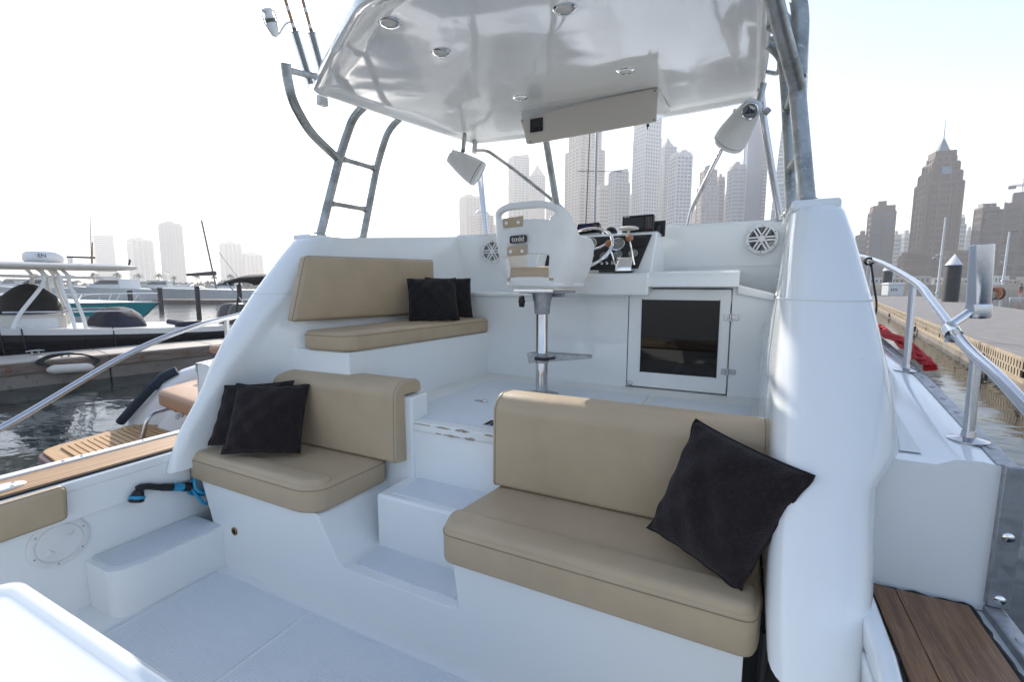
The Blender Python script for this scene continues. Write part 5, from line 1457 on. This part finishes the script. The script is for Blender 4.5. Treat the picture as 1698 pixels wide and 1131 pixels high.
body(pd, [(0, 0, .92), (0, .0, 1.18), (0, .02, 1.40), (0, .0, 1.52), (-.20, .0, 1.40), (-.27, -.06, 1.14), (-.2, -.25, 1.0), (.20, 0, 1.40), (.27, -.06, 1.14), (.2, -.25, 1.0), (-.11, 0, .88), (-.12, -.05, .48), (-.12, .02, .04), (-.12, -.12, .03), (.11, 0, .88), (.12, -.05, .48), (.12, .02, .04), (.12, -.12, .03)],
     [(0, 1), (1, 2), (2, 3), (2, 4), (4, 5), (5, 6), (2, 7), (7, 8), (8, 9), (0, 10), (10, 11), (11, 12), (12, 13), (0, 14), (14, 15), (15, 16), (16, 17)],
     [.15, .14, .16, .055, .06, .045, .035, .06, .045, .035, .11, .075, .045, .04, .11, .075, .045, .04], 'skin')
MB().lathe([(.19, .95), (.175, 1.15), (.20, 1.35), (.15, 1.46), (.07, 1.49)], 16, Matrix.Diagonal((1, .75, 1, 1))).build('top', 'cloth_dark', pd, local=True)
MB().box(-.2, .2, -.12, .12, .68, .98).build('shorts', 'cloth_red', pd, local=True, bevel=.05)
head(pd, (0, -.01, 1.68))
MB().tube([(-.2, -.26, 1.0), (-.45, -.5, -.05)], .016, 8).build('paddle', 'black_plastic', pd, local=True)
bo = empty('paddleboard', far(1694, 60, .04), 'pale paddleboard under the standing person at the right edge', 'paddleboard', rotz=HEAD + R(100))
MB().prism(round_poly([(-.36, -1.0), (0, -1.6), (.36, -1.0), (.34, 1.0), (.12, 1.55), (-.12, 1.55), (-.34, 1.0)], .25), -.04, .12, 'z').build('board', 'hull_white', bo, local=True, bevel=.03)

# ------------------------------------------------------------------ far shores
def shore(name, pts, z, m, depth_, back):
    """strip of land along a list of (px, depth)"""
    front = [far(px, d) for px, d in pts]
    rear = [far(px, d + back) for px, d in pts]
    mb = MB()
    n = len(pts)
    v = [tuple(p + Vector((0, 0, -.5))) for p in front] + [tuple(p + Vector((0, 0, z))) for p in front] + [tuple(p + Vector((0, 0, z))) for p in rear]
    f = [(i, i + 1, n + i + 1, n + i) for i in range(n - 1)] + [(n + i, n + i + 1, 2 * n + i + 1, 2 * n + i) for i in range(n - 1)]
    mb.add(v, f)
    o = mb.build(name, m, smooth=False); o['kind'] = 'structure'
    return o
shore('shore_ground', [(-600, 300), (-100, 250), (250, 235), (500, 260), (850, 330), (1250, 420)], 1.6, 'sand', 0, 2400)
shore('quay', [(1250, 430), (1400, 230), (1560, 200), (1660, 185), (1850, 170), (2400, 160)], 1.7, 'sand', 0, 1500)
# low quay wall, parked sheds and site hoardings on the right shore
rnd = random.Random(5)
for k in range(10):
    px = 1428 + k * 31 + rnd.uniform(-5, 5)
    d = 205 - (px - 1400) * .08 + rnd.uniform(6, 30)
    e = empty('quay_shed', far(px, d, 1.7), None, None, 'low sheds and hoardings along the right quay', rotz=HEAD + rnd.uniform(-.2, .2))
    w = rnd.uniform(3, 7); h = rnd.uniform(1.6, 3.6)
    m_ = ['t_beige', 't_white', 't_sand'][k % 3]
    ordn = ['first', 'second', 'third', 'fourth', 'fifth', 'sixth', 'seventh', 'eighth', 'ninth', 'tenth'][k]
    tag(e, '%s low shed on the far right quay, %s from the left' % (['beige', 'white', 'sand-coloured'][k % 3], ordn), 'shed')
    MB().box(-w, w, -1.5, 1.5, 0, h).build('wall', m_, e, local=True)
    MB().box(-w - .2, w + .2, -1.7, 1.7, h, h + .25).build('roof', 't_white', e, local=True)
    for j in range(int(w)):
        MB().box(-w + .6 + j * 1.9, -w + 1.5 + j * 1.9, -1.52, -1.48, h * .35, h * .8).build('opening', 't_glass_dark', e, local=True)
# sheds, hedges on the left shore
hm = MB()
for k in range(60):
    p = far(-80 + k * 10.5, 247 + rnd.uniform(0, 14), 1.5)
    s_ = rnd.uniform(.9, 2.4)
    n0 = len(hm.v)
    for q in range(14):
        a, b_ = rnd.uniform(0, 6.28), rnd.uniform(0, 1.4)
        c = p + Vector((s_ * 1.8 * math.cos(a) * math.cos(b_), s_ * math.sin(a) * math.cos(b_), s_ * math.sin(b_)))
        r_ = s_ * .55
        pts = [c + Vector((rnd.uniform(-r_, r_), rnd.uniform(-r_, r_), rnd.uniform(-r_, r_))) for _ in range(3)]
        hm.add([tuple(x) for x in pts], [(0, 1, 2)])
        pts = [c + Vector((rnd.uniform(-r_, r_), rnd.uniform(-r_, r_), rnd.uniform(-r_, r_))) for _ in range(4)]
        hm.add([tuple(x) for x in pts], [(0, 1, 2), (0, 2, 3), (1, 2, 3)])
hm.build('hedge', 'foliage_mass', None, smooth=False, label='low hedge of shrubs along the left shore', cat='hedge', kind='stuff')
# palms
pal = None
for px, d, h in ((60, 250, 7.0), (118, 246, 6.5), (157, 240, 7.4), (196, 242, 7.6), (231, 240, 6.8), (265, 238, 7.0), (290, 252, 5.6), (327, 240, 6.6), (356, 250, 6.0), (383, 244, 6.6)):
    if pal is None:
        pal = empty('palm_tree', (0, 0, 0), 'date palm in the row along the left shore', 'palm tree', 'date palms along the left shore')
        MB().tube([(0, 0, -.3), (.1, 0, 3), (0, 0, 6.0)], [.32, .24, .20], 8).build('trunk', 'palm_trunk', pal, local=True)
        cr = MB()
        for k in range(46):
            a = rnd.uniform(0, 6.28); el = rnd.uniform(-.5, 1.25); L_ = rnd.uniform(2.1, 3.0)
            dirv = Vector((math.cos(a) * math.cos(el), math.sin(a) * math.cos(el), math.sin(el)))
            side = Vector((-math.sin(a), math.cos(a), 0))
            base_ = Vector((0, 0, 6.0)); pv = []
            for j in range(6):
                t = j / 5
                c = base_ + dirv * L_ * t + Vector((0, 0, -1.5 * t * t))
                w = .34 * math.sin(math.pi * min(1, t * .9 + .1)) * (1 - .3 * t)
                pv += [tuple(c + side * w + Vector((0, 0, -.12))), tuple(c), tuple(c - side * w + Vector((0, 0, -.12)))]
            for j in range(5):
                if rnd.random() < .93:
                    cr.add([pv[3 * j], pv[3 * j + 1], pv[3 * j + 4], pv[3 * j + 3]], [(0, 1, 2, 3)])
                    cr.add([pv[3 * j + 1], pv[3 * j + 2], pv[3 * j + 5], pv[3 * j + 4]], [(0, 1, 2, 3)])
        cr.build('crown', 'palm_leaf', pal, local=True, smooth=False, doubles=False)
        o = pal
    else:
        o = copy_tree(pal)
    pal_n = globals().get('pal_n', -1) + 1
    o['label'] = 'date palm on the left shore, %s from the left in the row' % ['first', 'second', 'third', 'fourth', 'fifth', 'sixth', 'seventh', 'eighth', 'ninth', 'tenth'][pal_n]
    o.location = far(px, d, 1.5)
    o.scale = (h / 8.0,) * 3
    o.rotation_euler = (0, 0, rnd.uniform(0, 6))
# gull on the wing near the left towers
gu = empty('gull', far(279, 60, rise(455, 60)), 'gull in flight before the left towers', 'bird', rotz=HEAD)
MB().loft([[(.07 * k * math.cos(a), y, .07 * k * math.sin(a)) for a in [2 * math.pi * i / 10 for i in range(10)]] for y, k in ((-.3, .1), (-.18, .7), (0, 1), (.2, .7), (.36, .2))]).build('body', 'hull_white', gu, local=True)
for s in (1, -1):
    MB().add([(s * .04, .1, .03), (s * .04, -.1, .03), (s * .35, -.12, .22), (s * .35, .06, .24), (s * .75, -.16, .10), (s * .7, -.05, .12)], [(0, 1, 2, 3), (3, 2, 4, 5)]).build('wing', 't_grey', gu, local=True)
# ------------------------------------------------------------------ towers
def tower(x0, x1, ytop, depth, label, wall, glass, turn=20, ratio=.9, crown='flat', floor=3.6, band=.36, piers=5, steps=None, ybase=476, name='tower'):
    c = (x0 + x1) / 2
    p = far(c, depth)
    dist = p.length
    W = dist * abs(bearing(x1) - bearing(x0))
    phi = R(turn)
    w = W / (abs(math.cos(phi)) + ratio * abs(math.sin(phi)))
    d = w * ratio
    H = rise(ytop, depth) - 1.2
    view = math.atan2(p.y, p.x) - math.pi / 2
    e = empty(name, p + Vector((0, 0, 1.2)), label, 'tower', 'towers of the skyline', rotz=view + phi)
    steps = steps or [(0, 1, 1)]
    # steps: (from fraction of height, width factor, depth factor)
    body = MB(); bands = MB(); pr = MB()
    for i, (f0, kw, kd) in enumerate(steps):
        f1 = steps[i + 1][0] if i + 1 < len(steps) else 1
        hw, hd = w / 2 * kw, d / 2 * kd
        z0, z1 = H * f0, H * f1
        body.box(-hw, hw, -hd, hd, z0 if i == 0 else z0 - .1, z1)
        n = max(1, int((z1 - z0) / floor))
        o_ = .018 * w
        for j in range(n + 1):
            z = z0 + (z1 - z0) * j / n
            bands.box(-hw - o_, hw + o_, -hd - o_, hd + o_, z - floor * band / 2, z + floor * band / 2)
        if piers:
            for j in range(piers):
                t = -1 + 2 * j / (piers - 1)
                pw = w * .028 if j not in (0, piers - 1) else w * .05
                for sy in (1, -1):
                    pr.box(hw * t - pw, hw * t + pw, sy * (hd + o_ * .2) - o_ * 1.2, sy * (hd + o_ * .2) + o_ * 1.2, z0, z1)
                for sx in (1, -1):
                    pr.box(sx * (hw + o_ * .2) - o_ * 1.2, sx * (hw + o_ * .2) + o_ * 1.2, hd * t - pw, hd * t + pw, z0, z1)
    body.build('glazing', glass, e, local=True, smooth=False, doubles=False)
    b_ = bands.build('floor_slabs', wall, e, local=True, smooth=False, doubles=False); b_['kind'] = 'stuff'
    if piers:
        q = pr.build('piers', wall, e, local=True, smooth=False, doubles=False); q['kind'] = 'stuff'
    kw, kd = steps[-1][1:]
    hw, hd = w / 2 * kw, d / 2 * kd
    if crown == 'flat':
        MB().box(-hw * .98, hw * .98, -hd * .98, hd * .98, H, H + floor * 1.1).build('parapet', wall, e, local=True, smooth=False)
        MB().box(-hw * .4, hw * .3, -hd * .3, hd * .4, H + floor * 1.1, H + floor * 2).build('plant_room', wall, e, local=True, smooth=False)
    elif crown == 'spire':
        MB().add([(-hw, -hd, H), (hw, -hd, H), (hw, hd, H), (-hw, hd, H), (0, 0, H + w * 1.1)], [(0, 1, 4), (1, 2, 4), (2, 3, 4), (3, 0, 4), (3, 2, 1, 0)]).build('roof', wall, e, local=True, smooth=False)
        MB().tube([(0, 0, H + w * .9), (0, 0, H + w * 2.0)], [w * .03, w * .006], 6).build('spire', wall, e, local=True)
    elif crown == 'pediment':
        MB().prism([(-hw * 1.08, H), (hw * 1.08, H), (hw * 1.08, H + w * .08), (0, H + w * .42), (-hw * 1.08, H + w * .08)], -hd * 1.05, hd * 1.05, 'y').build('pediment', wall, e, local=True, smooth=False)
        for j in range(4):
            MB().box(-hw + j * hw * .6, -hw + j * hw * .6 + hw * .12, -hd, hd, H + w * .1, H + w * (.28 + .1 * (j % 2))).build('finial', wall, e, local=True, smooth=False)
    elif crown == 'dome':
        MB().lathe([(hw * .95, H), (hw * .93, H + w * .12), (hw * .75, H + w * .26), (hw * .4, H + w * .36), (0, H + w * .38)], 20).build('dome', glass, e, local=True)
    elif crown == 'stepped':
        for j, k in enumerate((.8, .6, .42, .26)):
            MB().box(-hw * k, hw * k, -hd * k, hd * k, H + w * .16 * j, H + w * .16 * (j + 1)).build('setback', wall, e, local=True, smooth=False)
        MB().lathe([(hw * .2, H + w * .64), (hw * .16, H + w * .76), (0, H + w * .9)], 12).build('cupola', wall, e, local=True)
        MB().tube([(0, 0, H + w * .85), (0, 0, H + w * 1.35)], [w * .02, w * .005], 6).build('spire', wall, e, local=True)
    elif crown == 'slant':
        MB().prism([(-hw, H), (hw, H), (hw, H + w * .20), (-hw, H + w * .02)], -hd, hd, 'y').build('slanted_crown', wall, e, local=True, smooth=False)
    elif crown == 'lantern':
        for sx in (1, -1):
            for sy in (1, -1):
                MB().box(sx * hw * .75 - w * .04, sx * hw * .75 + w * .04, sy * hd * .75 - w * .04, sy * hd * .75 + w * .04, H, H + w * .35).build('crown_post', wall, e, local=True, smooth=False)
        MB().box(-hw * .9, hw * .9, -hd * .9, hd * .9, H + w * .35, H + w * .42).build('crown_ring', wall, e, local=True, smooth=False)
    return e, w, d, H
# left, farthest and palest
tower(160, 196, 392, 885, 'leftmost pale tower with a curved slanted top, behind the T-top', 't_beige', 't_glass_dark', 12, .6, 'slant', piers=0)
tower(218, 259, 400, 873, 'second pale tower from the left, broad with a flat top', 't_beige', 't_glass_dark', 18, .6, 'flat')
tower(272, 309, 374, 837, 'tallest of the pale towers on the left, still under construction', 't_concrete', 't_glass_dark', 20, .8, 'flat', piers=6)
tower(369, 404, 406, 944, 'faint pale tower behind the left sailboat mast', 't_beige', 't_glass_dark', 15, .8, 'flat')
tower(405, 438, 424, 955, 'faint low tower touching the port wing', 't_beige', 't_glass_dark', 15, .8, 'flat')
# over the bow
tower(764, 797, 330, 804, 'hazy tower left of the helm chair, ragged top', 't_sand', 't_glass', 25, .9, 'flat')
tower(782, 818, 358, 630, 'hazy low tower with a domed front just left of the helm chair', 't_sand', 't_glass', 30, 1, 'dome')
tower(844, 876, 262, 734, 'hazy tower with a slanted top above the helm chair', 't_beige', 't_glass', 22, .7, 'slant')
tower(878, 902, 292, 769, 'hazy slim tower with a tall pointed spire above the helm chair', 't_beige', 't_glass', 45, 1, 'spire')
tower(905, 922, 340, 699, 'hazy low tower right of the helm chair spire', 't_sand', 't_glass', 20, .8, 'flat')
tower(936, 996, 215, 573, 'broad hazy sand-coloured tower behind the slim yacht mast', 't_sand', 't_glass', 32, .9, 'stepped', steps=[(0, 1, 1), (.86, .8, .8)])
tower(985, 1006, 315, 489, 'low sand-coloured tower just right of the slim yacht mast', 't_sand', 't_glass', 28, 1, 'flat')
tower(1003, 1039, 286, 531, 'grey stepped tower with a slanted crown right of the yacht mast', 't_grey', 't_glass', 30, .9, 'slant', steps=[(0, 1, 1), (.9, .85, .85)])
tower(1044, 1087, 190, 517, 'very tall pale tower running up behind the overhead radio box', 't_white', 't_glass_pale', 38, .95, 'lantern', piers=7, steps=[(0, 1, 1), (.86, .95, .95)])
tower(1084, 1112, 246, 559, 'tower with a stepped pointed crown beside the very tall pale one', 't_grey', 't_glass', 30, 1, 'stepped')
tower(1102, 1138, 262, 489, 'tower with a pediment crown and a blue glass stripe', 't_white', 't_glass_blue', 28, 1, 'pediment', piers=5)
tower(1149, 1183, 284, 482, 'pinkish tower with a rounded blue glass front and dome', 't_pink', 't_glass_blue', 20, .9, 'dome', steps=[(0, 1, 1), (.86, .75, .75)])
tower(1178, 1193, 300, 503, 'slim brown tower behind the one with the blue dome', 't_pink', 't_glass', 30, .9, 'flat')
tower(1190, 1204, 330, 559, 'small distant block between blue towers', 't_grey', 't_glass', 30, .9, 'flat')
tower(1197, 1226, 281, 475, 'blue-grey glass tower left of the tallest blue slab', 't_grey', 't_glass_blue', 24, .9, 'flat', piers=3)
tower(1222, 1253, 195, 482, 'tall blue glass slab behind the starboard bullet speaker', 't_glass_blue', 't_glass_blue', 16, .8, 'flat', piers=3, band=.18)
tower(1246, 1260, 250, 489, 'ribbed grey annex on the right of the tall blue slab', 't_grey', 't_glass_dark', 20, .9, 'flat')
# the tapering glass skyscraper behind the starboard tower tubes
D_ = 440
e = empty('tower', far(1298, D_, 1.2), 'very tall pale glass skyscraper behind the starboard tower tubes', 'tower', 'towers of the skyline', rotz=HEAD - R(30))
Ht = rise(60, D_)
wb = D_ * (bearing(1348) - bearing(1284)) * 1.25
rg = []
for t in (0, .3, .6, .85, 1):
    k = wb / 2 * (1 - .52 * t)
    rg.append([(-k + .2 * wb * t * .5, -k, Ht * t), (k * .85, -k * .8, Ht * t), (k * .85, k, Ht * t), (-k + .2 * wb * t * .5, k, Ht * t)])
MB().loft(rg).build('glazing', 't_glass_pale', e, local=True, smooth=False)
bands = MB()
for j in range(58):
    t = j / 58
    k = wb / 2 * (1 - .52 * t) * 1.004
    hgt = 1.8 if j % 6 == 0 else .5
    a = .2 * wb * t * .5
    bands.add([(-k + a, -k, Ht * t), (k * .85, -k * .8, Ht * t), (k * .85, k, Ht * t), (-k + a, k, Ht * t), (-k + a, -k, Ht * t + hgt), (k * .85, -k * .8, Ht * t + hgt), (k * .85, k, Ht * t + hgt), (-k + a, k, Ht * t + hgt)],
              [(0, 1, 5, 4), (1, 2, 6, 5), (2, 3, 7, 6), (3, 0, 4, 7), (4, 5, 6, 7)])
bands.build('spandrels', 't_white', e, local=True, smooth=False, doubles=False, kind='stuff')
for j in range(9):
    t0 = .15 + j * .085
    k = wb / 2 * (1 - .52 * t0)
    MB().box(-k * .1, k * .5, -k * .93, -k * .80, Ht * t0, Ht * (t0 + .055)).build('recess_panel', 't_glass', e, local=True, smooth=False)
# right-hand group
tower(1411, 1436, 398, 379, 'low brown block beside the starboard wing', 't_brown_light', 't_glass_dark', 20, .9, 'flat')
tower(1430, 1473, 352, 318, 'brown framed tower with a flat top left of the big brown tower', 't_brown', 't_glass', 14, .7, 'flat', piers=3, band=.3)
tower(1470, 1487, 396, 440, 'small distant block left of the big brown tower', 't_grey', 't_glass', 24, .9, 'flat')
tower(1484, 1506, 394, 465, 'hazy distant block with uneven top left of the big brown tower', 't_grey', 't_glass', 34, .9, 'flat')
# the big brown stepped tower
e, w, d, H = tower(1502, 1577, 262, 262, 'big brown stepped tower with a pyramid top and thin spire', 't_brown_light', 't_brown', 22, .85, 'none', floor=3.4, band=.36, piers=4,
                   steps=[(0, 1, 1), (.80, .88, .9), (.88, .72, .8), (.95, .56, .62)])
MB().box(-w * .30, w * .30, -d * .33, d * .33, H, H + 3).build('crown_block', 't_brown', e, local=True, smooth=False)
MB().add([(-w * .17, -d * .17, H + 3), (w * .17, -d * .17, H + 3), (w * .17, d * .17, H + 3), (-w * .17, d * .17, H + 3), (0, 0, H + 11)], [(0, 1, 4), (1, 2, 4), (2, 3, 4), (3, 0, 4)]).build('pyramid', 't_glass_pale', e, local=True, smooth=False)
MB().tube([(0, 0, H + 10), (0, 0, H + 21)], [.3, .1], 6).build('spire', 't_grey', e, local=True)
MB().box(-w * .14, w * .14, -d * .52, -d * .46, H * .86, H * .915).build('blue_window', 't_glass_blue', e, local=True, smooth=False)
for sx in (-.36, .32):
    MB().box(w * sx - w * .07, w * sx + w * .07, -d * .545, -d * .45, 0, H * (.78 if sx < 0 else .8)).build('corner_shaft', 't_brown', e, local=True, smooth=False)
tower(1484, 1535, 420, 241, 'lower stepped wing on the left of the big brown tower', 't_brown_light', 't_brown', 22, .6, 'none', floor=3.4, band=.36, piers=0, steps=[(0, 1, 1), (.8, .9, 1), (.9, .7, 1)])
tower(1555, 1602, 418, 244, 'lower stepped wing on the right of the big brown tower', 't_brown_light', 't_brown', 22, .6, 'none', floor=3.4, band=.36, piers=0, steps=[(0, 1, 1), (.85, .85, 1)])
tower(1568, 1591, 362, 379, 'grey tower with an open lattice crown right of the big brown one', 't_grey', 't_glass', 24, .9, 'lantern', steps=[(0, 1, 1), (.9, .7, .7)])
tower(1588, 1606, 390, 416, 'small hazy block right of the lattice-crowned tower', 't_grey', 't_glass_pale', 28, .9, 'flat')
e, w, d, H = tower(1602, 1641, 346, 269, 'grey tower with square frames on its roof above the rail rod holder', 't_brown_light', 't_glass', 30, .9, 'none', piers=5)
for sx in (-1, 1):
    x_ = sx * w * .25
    for a, b_ in ((-.18, -.13), (.13, .18)):
        MB().box(x_ + w * a, x_ + w * b_, -d * .3, d * .3, H, H + w * .30).build('roof_frame_post', 't_grey', e, local=True, smooth=False)
    MB().box(x_ - w * .2, x_ + w * .2, -d * .3, d * .3, H + w * .30, H + w * .38).build('roof_frame_beam', 't_grey', e, local=True, smooth=False)
MB().box(-w * .12, w * .44, -d * .53, -d * .48, 0, H * .96).build('blank_wall', 't_grey', e, local=True, smooth=False)
tower(1638, 1660, 402, 342, 'small grey block between the framed tower and the building site', 't_grey', 't_glass', 24, .9, 'flat')
# tower under construction with crane
D2 = 262
p = far(1690, D2)
e = empty('tower', p + Vector((0, 0, 1.2)), 'unfinished concrete tower under scaffolding at the right edge', 'tower', 'towers of the skyline', rotz=HEAD - R(24) - R(20))
H = rise(345, D2); w = 34; fl = int(H / 3.7)
sl_ = MB(); co_ = MB(); inf = MB()
for j in range(fl + 1):
    sl_.box(-w / 2, w / 2, -w / 2, w / 2, j * 3.7 - .28, j * 3.7 + .28)
    for i in range(6):
        for sy in (-1, 1):
            t = -1 + 2 * i / 5
            co_.box(t * w * .47 - .5, t * w * .47 + .5, sy * w * .47 - .5, sy * w * .47 + .5, j * 3.7, j * 3.7 + 3.7)
            co_.box(sy * w * .47 - .5, sy * w * .47 + .5, t * w * .47 - .5, t * w * .47 + .5, j * 3.7, j * 3.7 + 3.7)
            if rnd.random() < .55 and i < 5:
                inf.box(t * w * .47 + .5, (t + .4) * w * .47 - .5, sy * w * .44 - .2, sy * w * .44 + .2, j * 3.7, j * 3.7 + rnd.choice((1.3, 3.4, 3.4)))
                inf.box(sy * w * .44 - .2, sy * w * .44 + .2, t * w * .47 + .5, (t + .4) * w * .47 - .5, j * 3.7, j * 3.7 + rnd.choice((1.3, 3.4, 3.4)))
for mb, n, m_ in ((sl_, 'floor_slabs', 't_concrete'), (co_, 'columns', 't_concrete'), (inf, 'infill_walls', 't_brown_light')):
    mb.build(n, m_, e, local=True, smooth=False, doubles=False, kind='stuff')
MB().box(-w * .2, w * .2, -w * .2, w * .2, 0, H + 7).build('lift_core', 't_concrete', e, local=True, smooth=False)
cr = empty('tower_crane', far(1678, 300, 1.2), 'tower crane rising behind the unfinished tower at the right edge', 'crane', rotz=HEAD)
hz_ = rise(310, 300); 
def lattice(mb, a, b_, w, n):
    a = Vector(a); b_ = Vector(b_); t = (b_ - a).normalized()
    u = t.orthogonal().normalized(); v = t.cross(u)
    cs = [(u * sx + v * sy) * w for sx, sy in ((1, 1), (1, -1), (-1, -1), (-1, 1))]
    for c in cs: mb.tube([a + c, b_ + c], w * .22, 4)
    for i in range(n):
        p_ = a.lerp(b_, i / n); q = a.lerp(b_, (i + 1) / n)
        for k in range(4): mb.tube([p_ + cs[k], q + cs[(k + 1) % 4]], w * .14, 4)
mb = MB(); lattice(mb, (0, 0, 0), (0, 0, hz_ + 4), .8, 22); mb.build('mast', 'crane', cr, local=True, smooth=False)
mb = MB(); lattice(mb, (0, 0, hz_), (34, 0, hz_ + 3), .55, 16); mb.build('jib', 'crane', cr, local=True, smooth=False)
mb = MB(); lattice(mb, (0, 0, hz_), (-8, 0, hz_ - .4), .55, 5); mb.build('counter_jib', 'crane', cr, local=True, smooth=False)
MB().box(-9, -6, -1, 1, hz_ - 2.4, hz_ - .4).build('counterweight', 't_concrete', cr, local=True, smooth=False)
MB().tube([(0, 0, hz_ + 4), (22, 0, hz_ + 2.2)], .12, 4).build('tie_bar', 'crane', cr, local=True)
# low blocks filling the foot of the skyline
for k, (x0, x1, yt, dd) in enumerate(((700, 765, 415, 800), (800, 850, 380, 850), (922, 940, 352, 830), (1030, 1050, 330, 760), (1136, 1152, 352, 760), (1258, 1290, 400, 700))):
    tower(x0, x1, yt, dd, ['hazy low block left of the helm chair behind the coaming', 'hazy low block behind the helm chair back', 'hazy low block behind the centre strut', 'hazy low block beside the grey stepped tower',
                            'hazy low block left of the pinkish tower', 'hazy low block right of the tall blue slab'][k], 't_sand', 't_glass', 20, .8, 'flat', piers=4)

# ------------------------------------------------------------------ hazy air
hzm = bpy.data.materials.new('haze'); hzm.use_nodes = True
nt = hzm.node_tree
nt.nodes.remove(nt.nodes['Principled BSDF'])
pv = nt.nodes.new('ShaderNodeVolumePrincipled')
pv.inputs['Color'].default_value = (.96, .96, .97, 1)
pv.inputs['Density'].default_value = .0007
pv.inputs['Anisotropy'].default_value = .2
nt.links.new(pv.outputs[0], nt.nodes['Material Output'].inputs['Volume'])
MATS['haze'] = hzm
air = MB().box(-3600, 3600, -3600, 3600, -1.5, 300).build('haze', 'haze', None, smooth=False, kind='stuff')
